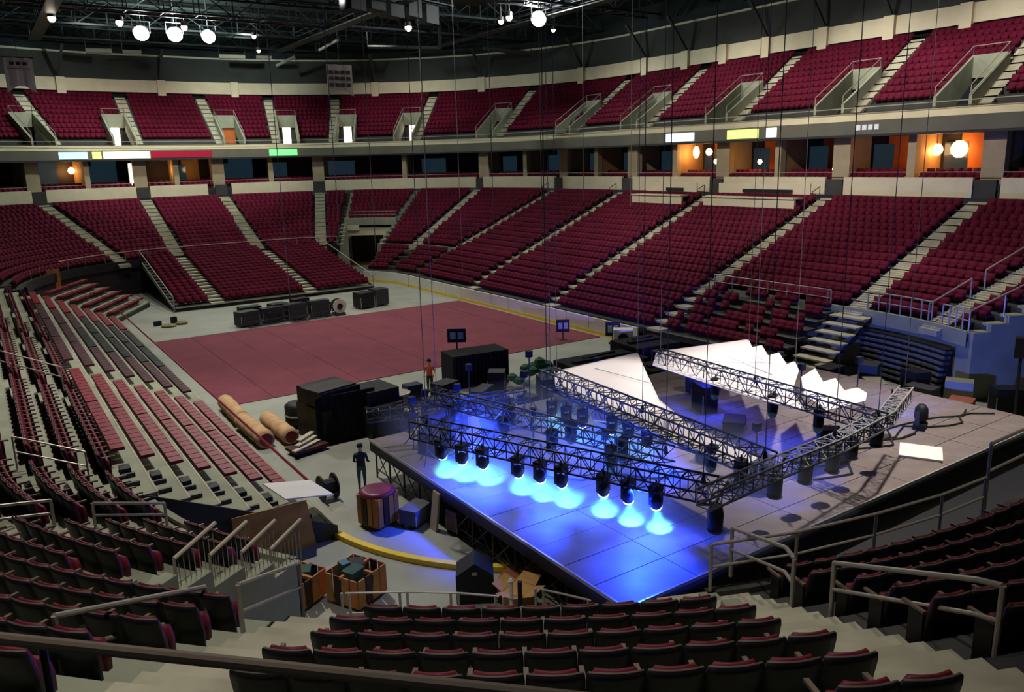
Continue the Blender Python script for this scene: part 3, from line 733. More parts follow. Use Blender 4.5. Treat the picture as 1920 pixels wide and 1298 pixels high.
def duct(a, b, r, label, m=steel):
    t = thing('roof_beam', a, label, 'beam', 'pale beams under the roof')
    part('body', MB().tube(a, b, r, 8), m, t); part('hanger', MB().tube((a[0], a[1], a[2]), (a[0], a[1], 29), .03, 4).tube(b, (b[0], b[1], 29), .03, 4), steel_dk, t)
duct((12.8, 101.9, 24.5), (15.3, 101.3, 24.5), .28, 'short pale beam at the far left, below the flood lamps')
duct((16.4, 101.2, 24.5), (18.3, 100.9, 24.5), .22, 'shorter pale beam left of the small spotlight')
duct((26.9, 101.2, 24.5), (29.8, 100.6, 24.5), .26, 'pale beam right of the three flood lamps')
duct((31.0, 100.1, 24.5), (32.8, 99.9, 24.5), .22, 'short pale beam beside the slanting strut')
duct((33.4, 100.2, 23.6), (35.4, 99.0, 24.6), .2, 'bright slanting strut over the far stand')
duct((35.4, 90.7, 24.4), (35.8, 86.2, 24.9), .16, 'thin slanting strut by the hanging banner')
duct((39.7, 87.0, 24.5), (47.2, 83.6, 24.4), .2, 'long grey beam over the far corner', wall_grey)
duct((47.2, 83.6, 24.4), (45.2, 80.0, 26.2), .2, 'raised strut at the end of the corner beam', wall_grey)
duct((53.0, 83.4, 24.6), (59.5, 82.8, 24.3), .26, 'grey beam under the large flood lamp', wall_grey)
def flood(loc, r, label, watts=0, tgt=None, big=False):
    t = thing('flood_lamp', (loc[0], loc[1], loc[2]-r), label, 'flood lamp', 'bright flood lamps under the roof')
    ax = Vector((-.35, -.7, -.45)).normalized() if not big else Vector((-.6, -.5, -.4)).normalized()
    c = Vector(loc)
    hs_ = part('housing', MB().lathe([(r*.4, -r*1.3), (r*.8, -r*.8), (r*1.05, 0), (r*1.05, .05)], c, 14, ax), steel_dk, t, True)
    part('lens', MB().lathe([(r, .0), (r*.9, r*.3), (r*.4, r*.5)], c+ax*.06, 14, ax), lamp_w, hs_, True)
    part('yoke', MB().path([c+Vector((r*1.1, 0, 0)), c+Vector((r*1.1, 0, r*1.5)), c+Vector((-r*1.1, 0, r*1.5)), c+Vector((-r*1.1, 0, 0))], .05, 5).tube(c+Vector((0, 0, r*1.5)), c+Vector((0, 0, 29-c.z)), .05, 5), steel_dk, t)
flood((16.6, 90.4, 25.0), .75, 'bright oval flood lamp, first from the left in the row of three'); flood((19.7, 89.9, 25.0), .75, 'bright oval flood lamp, middle of the row of three'); flood((23.0, 89.8, 25.0), .7, 'bright oval flood lamp, last on the right in the row of three')
flood((48.5, 66.1, 25.0), .75, 'large white flood lamp alone over the far corner', big=True)
for k, (x, y, z, r, lb) in enumerate([(8.3, 85.1, 25, .32, 'small round roof spotlight at the far left'), (13.8, 84.9, 25, .32, 'small round roof spotlight left of the flood row'), (19.9, 86.5, 25.2, .3, 'small roof spotlight just above the flood row'), (27.2, 88, 25, .22, 'tiny roof spotlight right of the flood row'), (39.4, 76.2, 25, .34, 'round roof spotlight above the far corner beam'), (30.2, 67.5, 25, .28, 'roof spotlight at the top edge of the picture'), (45.5, 66.8, 25, .3, 'upper small spotlight left of the large flood'), (46.0, 69.0, 25, .26, 'lower small spotlight left of the large flood'), (28.5, 91, 24, .2, 'tiny white lamp under the far roof truss'), (54, 71, 25, .22, 'small spotlight right of the large flood')]):
    t = thing('roof_spotlight', (x, y, z-r), lb, 'spotlight', 'small spotlights under the roof')
    part('lens', MB().lathe([(r*.5, -r), (r, -.3*r), (r, .3*r)], (x, y, z), 10), lamp_s, t, True); part('can', MB().lathe([(r*1.1, .3*r), (r*1.1, 1.6*r), (r*.5, 2*r)], (x, y, z), 10), steel_dk, t); part('stem', MB().tube((x, y, z+2*r), (x, y, 29), .03, 4), steel_dk, t)
point('ceiling_fill', (20, 88.3, 25.6), 7000, (.82, 1, .92), .5); point('ceiling_fill', (47, 65, 25.9), 4500, (.9, 1, .95), .5)  # bare points added near the floods to brighten the ceiling
# dark loudspeaker clusters and scoreboard frame high over the floor
sp_ = thing('speaker_cluster', (33, 66, 24), 'dark hanging frame of loudspeakers over the arena centre', 'loudspeakers')
for k in range(5): part('cabinet', MB().obox((29+2.2*k, 66+.8*k, 24.2+.3*(k % 2)), 1.8, 1.4, 1.6, .4), black, sp_)
part('frame', box_truss(MB(), (27, 65.3, 26.6), (41, 70.3, 26.6), .8, .06, 1.2), truss_dk, sp_)
sb = thing('scoreboard', (40, 58, 24), 'dark underside of the centre scoreboard at the top edge', 'scoreboard')
part('body', MB().obox((36.5, 60, 25.2), 9, 7, 2.6, .2), black, sb); part('maroon_band', MB().obox((36.5, 60, 25.6), 9.1, 7.1, .5, .2), mat('scoreboard_maroon', (70, 18, 30), .6, .1, 1), sb); part('blue_screen', MB().obox((36.5, 60, 26.4), 9.15, 7.15, .9, .2), emitter('scoreboard_blue', (24, 34, 96), .25), sb)
def banner(x0, x1, y, z0, z1, m, label, rows, ink, stripes):
    t = thing('banner', ((x0+x1)/2, y, z0), label, 'banner', 'hanging banners')
    n = 8; pts = [(x0+(x1-x0)*i/n, y+.06*math.sin(i*1.7), 0) for i in range(n+1)]
    mb = MB()
    for p in pts: mb.v += [(p[0], p[1], z0+(.5*abs(p[0]-(x0+x1)/2)/((x1-x0)/2) if False else 0)), (p[0], p[1], z1), (p[0], p[1]+.03, z0), (p[0], p[1]+.03, z1)]
    for i in range(n):
        a = i*4; b = a+4; mb.f += [(a, b, b+1, a+1), (a+2, a+3, b+3, b+2), (a, a+2, b+2, b), (a+1, b+1, b+3, a+3)]
    ban = part('cloth', mb, m, t)
    cx = (x0+x1)/2
    part('tail', MB().prism([(x0, y, z0), (x0+.35*(x1-x0), y, z0), (x0, y, z0-.55)], (0, .03, 0)).prism([(x1, y, z0), (x1-.35*(x1-x0), y, z0), (x1, y, z0-.55)], (0, .03, 0)), m, t)
    part('pole', MB().tube((x0-.1, y, z1), (x1+.1, y, z1), .05), steel_dk, t); part('cable', MB().tube((cx, y, z1), (cx, y, 29), .02, 4), steel_dk, t)
    for (fx0, fx1, fz0, fz1) in stripes: part('print_mark', MB().box(x0+(x1-x0)*fx0, x0+(x1-x0)*fx1, y-.1, y-.075, z0+(z1-z0)*fz0, z0+(z1-z0)*fz1), ink, ban)
ink = mat('banner_ink', (70, 66, 72), .8, .05, 2)
banner(3.8, 5.9, 80, 18.6, 20.9, mat('banner_white', (236, 236, 242), .9, .05, 1), 'pale hanging banner with a row of dark marks at far left', 0, ink, [(.2+.22*k, .36+.22*k, .74, .84) for k in range(3)]+[(.1, .9, .6, .62)])
banner(31.8, 34.6, 80, 19.0, 21.6, mat('banner_grey', (186, 178, 176), .9, .05, 1), 'grey hanging banner printed with rows of squares over the end stand', 0, ink, [(.08+.22*k, .24+.22*k, .14+.24*j, .28+.24*j) for k in range(4) for j in range(3)])

# ------------------------------------------------------------------ stage
SX0, SX1, SY0, SY1, SZ = 11.0, 32.0, 12.0, 26.0, 1.5
stg = thing('stage', (SX0, SY0, 0), 'large raised stage deck with blue light pools at its left end', 'stage')
nx_, ny_ = 9, 12; pw_, ph_ = (SX1-SX0)/nx_, (SY1-SY0)/ny_
dmesh = MB().box(.012, pw_-.012, .012, ph_-.012, -.1, 0); dme = mesh('deck_panel', dmesh); dme.materials.append(deck_m)
for i in range(nx_):
    for j in range(ny_): place('deck_panel', dme, None, stg, (i*pw_, j*ph_, SZ+.004*((i*3+j) % 3)))
part('deck_frame', MB().box(SX0, SX1, SY0, SY1, SZ-.22, SZ-.11), truss_dk, stg)
part('edge_trim', MB().box(SX0-.05, SX0, SY0, SY1, SZ-.06, SZ+.03).box(SX0-.05, SX1, SY0-.05, SY0, SZ-.06, SZ+.03), truss_al, stg)
part('valance', MB().box(SX0-.03, SX0, SY0, SY1, SZ-.42, SZ-.06), black, stg)
lg = MB().tube((0, 0, 0), (0, 0, SZ-.2), .035, 6); lgm = mesh('leg', lg); lgm.materials.append(truss_dk)
for j in range(13):
    for xx in (.15, 1.5, 3.4): place('leg', lgm, None, stg, (xx, .1+j*1.15, 0))
for j in range(12):
    y = SY0+.1+j*1.15
    part('brace', MB().tube((SX0+.15, y, .12), (SX0+.15, y+1.15, SZ-.3), .022, 4).tube((SX0+.15, y+1.15, .12), (SX0+.15, y, SZ-.3), .022, 4).tube((SX0+.15, y, .35), (SX0+.15, y+1.15, .35), .022, 4), truss_dk, stg)
part('rear_drape', MB().box(SX0+4.5, SX0+4.55, SY0, SY1, 0, SZ-.2).box(SX0, SX1, SY0+.02, SY0+.06, 0, SZ-.15), black_cloth, stg)
single('white_square', MB().obox((25.3, 13.1, SZ+.02), 1.3, 1.3, .06, .5), white_board, 'white square board lying on the stage near its back edge', 'board')

# lighting trusses lowered close to the deck
TR = {}
def truss(name, pts, w, m, label, group='lighting trusses above the stage', r=.032):
    t = thing('lighting_truss', (pts[0][0], pts[0][1], pts[0][2]-w/2), label, 'truss', group)
    for a, b in zip(pts, pts[1:]):
        a = Vector(a); b = Vector(b); L = (b-a).length; n = max(1, round(L/2.4))
        for k in range(n): part('section', box_truss(MB(), a+(b-a)*(k/n), a+(b-a)*((k+1)/n), w, r, .4), m, t)
    return t
truss('t1', [(10.5, 21.2, 3.4), (14.2, 12.3, 3.4)], .55, truss_dk, 'dark lattice truss over the nine blue lamps at the stage edge')
truss('t2', [(12.6, 24.0, 3.4), (15.0, 14.6, 3.4)], .45, truss_dk, 'second dark lattice truss just behind the front lamp truss')
truss('t3', [(16.4, 22.2, 3.8), (15.7, 11.9, 3.8)], .6, truss_dk, 'dark lattice truss in front of the triangular white sail')
truss('t4', [(21.6, 21.9, 3.8), (20.9, 12.0, 3.8)], .5, truss_dk, 'dark truss below the large saw-toothed white sail')
truss('t5', [(12.9, 11.5, 3.8), (15.7, 11.7, 3.8), (18.6, 11.9, 3.75), (21.6, 12.3, 3.75), (24.6, 13.4, 3.7)], .4, truss_al, 'long bright cross truss carrying the hanging dark lamps')
truss('t6', [(10.6, 25.2, 2.7), (16.0, 23.0, 3.0)], .4, truss_dk, 'short dark truss at the front left stage corner')
truss('t7', [(17.2, 21.6, 2.7), (17.8, 15.2, 2.7)], .45, truss_dk, 'low dark truss with the second row of blue lamps')
# sails
def sail(name, pts, label, m=fabric_w, seams=()):
    v = [Vector(p) for p in pts]
    nrm = (v[1]-v[0]).cross(v[2]-v[0]).normalized()*.02
    t = thing('white_sail', tuple(min(v, key=lambda q: q.z)), label, 'fabric sail', 'white fabric sails on the stage')
    part('cloth', MB().prism(v, nrm), m, t)
    e = MB()
    for a, b in zip(v, v[1:]+v[:1]): e.tube(a, b, .02, 4)
    part('hem', e, m, t)
    for (a, b) in seams: part('seam', MB().tube(Vector(a)+nrm*1.2, Vector(b)+nrm*1.2, .012, 4), mat('seam_grey', (150, 140, 150), .9, 0), t)
SAW = [(22.06, 22.36, 3.8), (26.53, 21.46, 3.8), (25.5, 20.42, 3.8), (26.09, 20.41, 3.8), (24.84, 19.11, 3.8), (25.58, 19.18, 3.8), (24.25, 17.8, 3.8), (24.93, 17.96, 3.8), (23.95, 17.07, 3.8), (21.63, 15.64, 3.75), (20.9, 14.6, 3.55), (20.75, 16.2, 3.5), (21.1, 21.6, 3.55)]
sail('s1', [(17.25, 22.86, 3.7), (21.61, 23.03, 3.7), (19.52, 20.23, 3.66), (17.96, 18.09, 3.6), (17.0, 15.79, 3.55), (16.75, 13.0, 3.45), (15.9, 12.9, 3.4), (16.0, 16.5, 3.4), (16.5, 21.8, 3.45)], 'white triangular sail stretched behind the lattice truss', seams=[((18.76, 22.33, 3.71), (18.96, 19.51, 3.71))])
sail('s2', SAW, 'largest white sail with a saw-toothed far edge', seams=[((22.0, 20.5, 3.81), (24.6, 17.9, 3.81)), ((24.2, 21.9, 3.81), (22.8, 17.3, 3.81)), ((25.4, 21.6, 3.81), (23.6, 17.2, 3.81))])
sail('s3', [(23.56, 16.65, 3.7), (24.9, 17.05, 3.7), (23.6, 15.81, 3.7), (24.33, 15.83, 3.7), (23.24, 14.77, 3.7), (23.87, 14.67, 3.7), (23.54, 14.14, 3.7), (22.76, 13.7, 3.7), (20.98, 13.87, 3.7), (21.88, 15.32, 3.7)], 'smaller saw-toothed white sail beside the bright cross truss')
sail('s4', [(17.5, 21.2, 2.6), (17.79, 20.73, 2.6), (17.11, 19.6, 2.6), (16.83, 20.19, 2.6)], 'small white fabric scrap under the lattice truss by the sail, nearer the carpet')
sail('s5', [(18.0, 17.99, 2.6), (17.93, 17.38, 2.6), (17.23, 16.5, 2.6), (17.38, 17.17, 2.6)], 'small white fabric scrap under the lattice truss by the sail, middle one')
sail('s6', [(18.13, 17.03, 2.6), (18.01, 16.49, 2.6), (17.5, 15.99, 2.6), (17.46, 16.32, 2.6)], 'small white fabric scrap under the lattice truss by the sail, nearest the stands')
# moving heads
def moving_head(loc, aim, label, group, top=3.1, lit=True, r=.16, m=black):
    c = Vector(loc); ax = (Vector(aim)-c).normalized()
    t = thing('moving_head_lamp', (c.x, c.y, c.z-.25), label, 'stage lamp', group)
    part('base', MB().obox((c.x, c.y, c.z+.3), .34, .26, .16, .3), m, t)
    for e_ in (-.18, .18): part('yoke_arm', MB().box(c.x+e_-.02, c.x+e_+.02, c.y-.06, c.y+.06, c.z-.05, c.z+.32), m, t)
    hd = part('head', MB().lathe([(r*.6, -.26), (r, -.18), (r*1.05, .12), (r, .17)], c, 12, ax), m, t, True)
    part('lens', MB().lathe([(r*.98, .17), (r*.95, .24), (r*.7, .31), (r*.25, .35)], c, 12, ax), lens_b if lit else teal_glass, hd, True)
    part('clamp', MB().tube((c.x, c.y, c.z+.44), (c.x, c.y, max(top, c.z+.6)), .03, 5), steel_dk, t)
    return t
H1 = [(10.88, 20.25), (11.15, 19.48), (11.46, 18.8), (11.92, 17.62), (12.22, 16.94), (12.48, 16.31), (13.03, 15.16), (13.27, 14.45), (13.6, 13.74)]
P1 = [(11.75, 21.5), (12.1, 20.9), (12.6, 20.2), (13.0, 18.9), (13.2, 18.1), (13.5, 17.3), (13.9, 16.1), (14.1, 15.2), (14.4, 14.4)]
H2 = [(16.39, 21.92), (16.39, 21.07), (16.58, 20.4), (16.9, 19.22), (16.98, 18.48), (16.93, 17.55)]
P2 = [(17.5, 23.2), (17.3, 22.2), (17.3, 21.4), (17.9, 20.5), (18.0, 19.8), (18.1, 19.0)]
CY = (.16, 1, .12); BL = (.01, .045, 1)
for k, (h, p) in enumerate(zip(H1, P1)):
    moving_head((h[0], h[1], 2.75), (p[0], p[1], SZ), f'lit moving-head lamp, {nth(k+1)} from the carpet end of the front truss', 'lit blue lamps on the front truss', 3.2)
    ax = (Vector((p[0], p[1], SZ))-Vector((h[0], h[1], 2.75))).normalized()
    spot('stage_beam', tuple(Vector((h[0], h[1], 2.75))+ax*.37), (p[0], p[1], SZ), 1700, CY, 37, .8, .04)
for k, (h, p) in enumerate(zip(H2, P2)):
    moving_head((h[0], h[1], 2.5), (p[0], p[1], SZ), f'lit moving-head lamp, {nth(k+1)} from the carpet end of the second row', 'lit blue lamps in the second row', 2.7)
    ax = (Vector((p[0], p[1], SZ))-Vector((h[0], h[1], 2.5))).normalized()
    spot('stage_beam', tuple(Vector((h[0], h[1], 2.5))+ax*.37), (p[0], p[1], SZ), 520, (.04, .5, 1), 56, .9, .04)
for (x, y, z, tx, ty, w, an) in [(11.7, 19.6, 3.05, 12.0, 19.8, 4200, 128), (12.6, 16.8, 3.05, 12.8, 16.6, 5600, 128), (13.4, 14.3, 3.05, 13.2, 13.7, 8000, 124), (13.6, 22.0, 3.0, 13.4, 23, 1300, 120), (17.4, 20.2, 2.45, 17.0, 20.4, 1800, 120), (17.6, 17.2, 2.45, 17.4, 17.2, 1800, 120), (23.0, 20.4, 3.5, 23.0, 20.6, 900, 110), (22.2, 16.6, 3.5, 22.2, 16.2, 800, 110), (18.4, 12.9, 3.4, 18.4, 13.8, 420, 80), (20.6, 13.2, 3.4, 20.6, 14.2, 420, 80)]:
    spot('stage_wash', (x, y, z), (tx, ty, SZ), w*.8, BL, an, .9, .15)
for q in ((12.9, 20.6, 2.5), (14.4, 17.4, 2.5), (13.6, 22.6, 2.4), (19.2, 19.6, 2.4)): point('stage_wash', q, 330, (.03, .08, 1), .25)  # bare blue points added to brighten the truss gear from within
# unlit cans hanging from the cross truss
CANS = [(14.24, 12.3, 2.7), (16.79, 12.5, 2.85), (18.25, 12.6, 2.85), (19.51, 12.6, 2.85), (20.89, 12.9, 2.85), (22.56, 13.1, 2.8)]
for k, c in enumerate(CANS):
    t = thing('hanging_lamp', (c[0], c[1], c[2]-.35), f'dark hanging stage lamp, {nth(k+1)} from the left under the cross truss', 'stage lamp', 'dark lamps under the cross truss')
    part('can', MB().lathe([(.1, -.38), (.19, -.3), (.21, .1), (.16, .3), (.07, .38)], c, 12), black, t, True); part('bracket', MB().tube((c[0], c[1], c[2]+.36), (c[0], c[1]-.35, 3.75), .03, 5), steel_dk, t)
    part('rim', MB().lathe([(.2, -.34), (.22, -.36), (.2, -.4)], c, 12), truss_dk, t)
t = thing('floor_lamp', (27.6, 14.4, SZ), 'dark moving lamp standing on the right of the stage', 'stage lamp')
part('base', MB().obox((27.6, 14.4, SZ), .5, .4, .25, .3), black, t); part('head', MB().lathe([(.14, .3), (.24, .45), (.22, .8), (.12, .95)], (27.6, 14.4, SZ), 12), black, t, True); part('yoke', MB().box(27.33, 27.38, 14.32, 14.48, SZ+.2, SZ+.7).box(27.83, 27.88, 14.32, 14.48, SZ+.2, SZ+.7), truss_dk, t)
moving_head((25.9, 14.6, 2.2), (30, 16.4, 2.6), 'single blue-white lamp beyond the small saw-toothed sail', 'lit lamps on the stage right', 3.3)
spot('stage_wash', (26.4, 14.8, 2.3), (37.8, 20, 2.8), 3600, (.1, .17, 1), 60, .8, .1)
spot('stage_wash', (26.2, 14.8, 2.4), (27.5, 15.5, SZ), 90, (.08, .2, 1), 120, .9, .1)
for (tx, ty, tz, w) in ((43, 60, 4, 12000), (46, 68, 6, 12000), (44, 46, 5, 7000)): spot('stage_wash', (21.5, 16, 3.3), (tx, ty, tz), w, (.2, .16, 1), 24, .9, .1)
# gear standing on the deck among the trusses
gear_n = 0
def road_case(c, sx, sy, sz, rz, label, m=black, wheels=True, group='black road cases'):
    t = thing('road_case', c, label, 'road case', group)
    h = .12 if wheels else 0
    bo = part('body', MB().obox((c[0], c[1], c[2]+h), sx, sy, sz*.72, rz), m, t); part('lid', MB().obox((c[0], c[1], c[2]+h+sz*.73), sx*1.01, sy*1.01, sz*.27, rz), m, t)
    e = MB()
    R = Matrix.Rotation(rz, 3, 'Z')
    for (a, b) in ((-1, -1), (1, -1), (1, 1), (-1, 1)):
        p = R @ Vector((a*sx/2, b*sy/2, 0))+Vector((c[0], c[1], c[2]+h)); part('corner_edge', MB().tube(p, p+Vector((0, 0, sz*.7)), .022, 4), steel, bo)
    if wheels:
        for (a, b) in ((-1, -1), (1, -1), (1, 1), (-1, 1)):
            p = R @ Vector((a*sx*.4, b*sy*.4, 0))+Vector(c); part('caster', MB().tube(p+Vector((-.03, 0, .06)), p+Vector((.03, 0, .06)), .06, 8), steel_dk, bo)
    return t
random.seed(11)
stage_gear = [(13.0, 24.6), (14.2, 25.2), (15.3, 24.4), (14.4, 22.8), (12.3, 23.2), (16.4, 25.1), (19.0, 24.6), (20.6, 25.0), (22.6, 25.0), (18.6, 14.6), (19.2, 17.0), (19.6, 19.6), (22.4, 18.6), (23.2, 20.8), (22.8, 14.9), (24.8, 23.0), (26.8, 24.0), (28.6, 22.6)]
GL = ['low black amplifier case', 'tall narrow black case', 'dark blue equipment trunk', 'flat black floor monitor', 'small dark stage box', 'wide black cable trunk']
for k, (x, y) in enumerate(stage_gear):
    side = ['front left corner', 'front left part', 'front edge', 'front left part', 'left edge', 'front edge', 'front middle', 'front middle', 'front middle', 'centre', 'centre', 'centre', 'middle under the large sail', 'area behind the large sail', 'area by the small sail', 'front right part', 'front right part', 'right part'][k]
    road_case((x, y, SZ+.01), .5+random.random()*.6, .45+random.random()*.4, .4+random.random()*.7, random.random()*3, f'{GL[k % 6]} on the stage, {nth(k+1)} from the corner, {side}', black if k % 3 else mat('case_blue', (30, 32, 60), .6, .1, 2), False, 'cases on the stage')
for k, (x, y, h) in enumerate([(12.0, 24.4, 1.6), (13.6, 23.9, 1.9), (15.0, 25.4, 2.1), (16.9, 24.4, 1.7), (13.1, 25.5, 1.4), (17.8, 25.3, 2.2), (11.6, 22.6, 1.5), (20.2, 23.9, 1.8), (14.6, 20.6, 1.6), (19.9, 15.6, 1.3), (15.2, 17.6, 1.5), (26.3, 18.6, 1.6), (27.6, 20.6, 1.5), (28.6, 17.6, 1.7)]):
    t = thing('light_stand', (x, y, SZ), f'thin black tripod stand on the stage, {nth(k+1)} counted from the carpet side', 'stand', 'tripod stands on the stage')
    part('mast', MB().tube((x, y, SZ+.3), (x, y, SZ+h), .03, 6), truss_dk, t)
    for j in range(3): part('leg', MB().tube((x, y, SZ+.5), (x+.4*math.cos(j*2.1+k), y+.4*math.sin(j*2.1+k), SZ+.02), .02, 5), truss_dk, t)
    part('lamp_head', MB().obox((x, y, SZ+h), .24, .2, .26, k*.7), mat('case_blue', (30, 32, 60), .6, .1, 2), t)
# dark lamps in the truss lattice near the front left
for k, (x, y, z) in enumerate([(11.5, 20.9, 2.7), (12.3, 22.4, 2.6), (14.2, 21.4, 2.9), (14.8, 18.8, 2.9), (15.0, 16.6, 2.9)]):
    moving_head((x, y, z), (x+.2, y+.2, z-1), f'unlit dark moving-head lamp in the second truss, {nth(k+1)} from the carpet side', 'unlit lamps in the second truss', 3.3, False, .17)

for k, (x, y, z) in enumerate([(12.9, 23.0, 2.8), (13.4, 20.6, 2.85), (13.9, 18.6, 2.85), (14.4, 16.4, 2.85), (11.9, 24.4, 2.35), (13.5, 23.8, 2.45), (15.2, 23.2, 2.5), (16.2, 14.2, 3.1), (16.0, 13.0, 3.1), (21.3, 18.6, 3.2), (21.2, 16.0, 3.2), (21.1, 14.2, 3.2)]):
    moving_head((x, y, z), (x-.3, y-.1, z-1), f'unlit dark lamp hung among the inner trusses, {nth(k+1)} from the carpet side', 'unlit lamps among the inner trusses', z+.6, False, .15)
random.seed(21)
for k, (xa, ya, xb, yb) in enumerate([(19.5, 14.4, 31.0, 14.6), (20.5, 13.6, 30.0, 15.4), (22.0, 15.6, 31.4, 13.6), (13.0, 22.0, 18.6, 24.8), (14.0, 19.0, 19.4, 15.4)]):
    pts = [(xa+(xb-xa)*q/14, ya+(yb-ya)*q/14+.35*math.sin(q*1.3+k*2)+random.uniform(-.12, .12), SZ+.04) for q in range(15)]
    single('stage_cable', MB().path(pts, .035, 5), black, f'black cable snaking over the stage deck, {nth(k+1)} counted from the right end', 'cable', 'cables on the stage deck')
# ------------------------------------------------------------------ hoist cables
hc = [(10.7, 20.8, 3.6), (12.4, 16.8, 3.6), (14.1, 12.6, 3.6), (12.7, 23.8, 3.5), (15.0, 14.8, 3.5), (16.4, 22, 4), (16.0, 16.8, 4), (15.8, 12.1, 4), (21.6, 21.7, 4), (21.2, 16.8, 4), (21, 12.2, 4), (18.6, 12, 4), (24.5, 13.4, 3.9), (26.5, 21.4, 3.8), (17.3, 22.8, 3.7), (24.9, 17.9, 3.8), (21.6, 23, 3.7), (29.5, 40.2, 4.5), (13.1, 40.3, 4.8), (16.2, 40.6, 7.5), (26.0, 40.4, 5.2), (32.7, 40, 8.7), (46.0, 50, 7.4), (18.9, 42, 6), (30.5, 52, 3), (33, 62, 4)]
for k, c in enumerate(hc):
    t = thing('hoist_cable', (c[0], c[1], c[2]), f'thin hanging hoist cable, {nth(k+1)} counted from the stage corner outwards', 'cable', 'hoist cables hanging from the roof')
    part('chain', MB().tube(c, (c[0], c[1], 28.9), .012 if k < 17 else .022, 4), mat('cable_grey', (120, 116, 128), .5, 0, metal=.3), t); part('hook', MB().lathe([(.03, -.12), (.07, -.06), (.05, .08), (.02, .14)], c, 6), steel_dk, t)
# ------------------------------------------------------------------ gear on the arena floor
st_ = thing('draped_stack', (12.2, 31.0, 0), 'tall stack of cases under black cloth between carpet rolls and stage', 'case stack')
part('lower_cases', MB().obox((11.6, 31.6, 0), 2.0, 2.2, 1.5, .15).obox((13.4, 30.9, 0), 1.7, 2.0, 1.35, .15), black, st_)
part('upper_cases', MB().obox((11.6, 31.6, 1.5), 1.9, 2.0, .75, .2).obox((13.5, 31.1, 1.36), 1.5, 1.7, .6, .1), black, st_)
cl = MB()
for k in range(9):
    a = 10.55+.3*k; cl.hexa([(a, 30.4-.04*(k % 2), .15), (a+.28, 30.4-.04*(k % 2), .15), (a+.28, 30.46, .15), (a, 30.46, .15), (a, 30.45, 2.1), (a+.28, 30.45, 2.1), (a+.28, 30.52, 2.1), (a, 30.52, 2.1)])
part('cloth_folds', cl, black_cloth, st_); part('top_panel', MB().obox((11.5, 31.3, 2.26), 1.9, 1.3, .06, .25), mat('dark_cover', (62, 58, 58), .8, .2, 2), st_)
tb = thing('round_table', (14.7, 31.2, 0), 'small grey-topped round table beside the draped stack', 'table')
part('table_top', MB().lathe([(.5, 1.35), (.55, 1.38), (.55, 1.42), (.5, 1.44)], (14.7, 31.2, 0), 16), steel, tb); part('pedestal', MB().tube((14.7, 31.2, 0), (14.7, 31.2, 1.36), .2, 8), black, tb)
fr = thing('rolling_rack', (14.2, 29.0, 0), 'open metal rack frame in front of the draped stack', 'rack')
part('frame', MB().path([(13.7, 29, 0), (13.7, 29, 1.2), (14.8, 29, 1.2), (14.8, 29, 0)], .03).path([(13.7, 29.6, 0), (13.7, 29.6, 1.2), (14.8, 29.6, 1.2), (14.8, 29.6, 0)], .03).path([(13.7, 29, 1.2), (13.7, 29.6, 1.2)], .03).path([(14.8, 29, 1.2), (14.8, 29.6, 1.2)], .03), steel_dk, fr)
part('shelf', MB().box(13.7, 14.8, 29, 29.6, .4, .43).box(13.7, 14.8, 29, 29.6, .8, .83), black, fr)
dl = thing('wheeled_trunk', (10.9, 33.7, 0), 'rounded black wheeled trunk beside the carpet rolls', 'trunk')
part('body', MB().lathe([(.5, .12), (.62, .2), (.62, .95), (.5, 1.08), (.2, 1.12)], (10.9, 33.7, 0), 12), black, dl, True); part('band', MB().lathe([(.63, .5), (.65, .55), (.63, .6)], (10.9, 33.7, 0), 12), steel, dl)
for (a, b) in ((-.3, -.3), (.3, -.3), (.3, .3), (-.3, .3)): part('caster', MB().tube((10.9+a-.03, 33.7+b, .06), (10.9+a+.03, 33.7+b, .06), .06, 8), steel_dk, dl)
pl = thing('flat_dolly', (10.0, 30.2, 0), 'low dolly loaded with pale planks beside the draped stack', 'dolly')
part('deck', MB().obox((10.0, 30.2, .16), 1.5, .9, .12, .2), mat('dolly_maroon', (70, 34, 36), .7, .15, 2), pl)
for k in range(3): part('plank', MB().obox((9.9+.1*k, 30.0+.3*k, .3+.1*k), 1.5-.2*k, .22, .06, .5+.1*k), mat('pale_plank', (190, 182, 158), .7, .12, 3), pl)
for (a, b) in ((-.6, -.3), (.6, -.3), (.6, .3), (-.6, .3)): part('caster', MB().tube((10+a, 30.2+b-.03, .08), (10+a, 30.2+b+.03, .08), .08, 8), steel_dk, pl)
def roll(a, b, r, label):
    a = Vector(a); b = Vector(b); t = thing('carpet_roll', (a.x, a.y, 0), label, 'carpet roll', 'rolled carpets by the left stand')
    d = (b-a).normalized(); L = (b-a).length
    prof = [(r*.97, 0)]+[(r*(1+.05*math.sin(i*1.9)), L*i/12) for i in range(1, 12)]+[(r*.97, L)]
    part('roll', MB().lathe(prof, a, 14, d), jute, t, True)
    for e, sgn in ((a, -1), (b, 1)): part('spiral_end', MB().lathe([(r*.75, -.012), (r*.75, .012), (r*.3, .02)], e+d*sgn*.02, 12, d*sgn), mat('roll_end_red', (130, 58, 62), .9, .1, 2), t)
roll((8.85, 38.5, .36), (8.75, 35.1, .36), .36, 'beige rolled carpet nearest the red floor covering')
roll((8.7, 34.9, .38), (8.75, 31.6, .38), .38, 'beige rolled carpet end to end along the stand')
roll((9.7, 34.6, .36), (9.75, 31.4, .36), .35, 'beige rolled carpet lying furthest from the stand')
rl = thing('cable_reel', (8.95, 25.2, 0), 'black cable reel standing on the floor near the white board', 'cable reel')
for sx in (-.25, .25): part('flange', MB().tube((8.95+sx-.03, 25.2, .45), (8.95+sx+.03, 25.2, .45), .45, 16), black, rl)
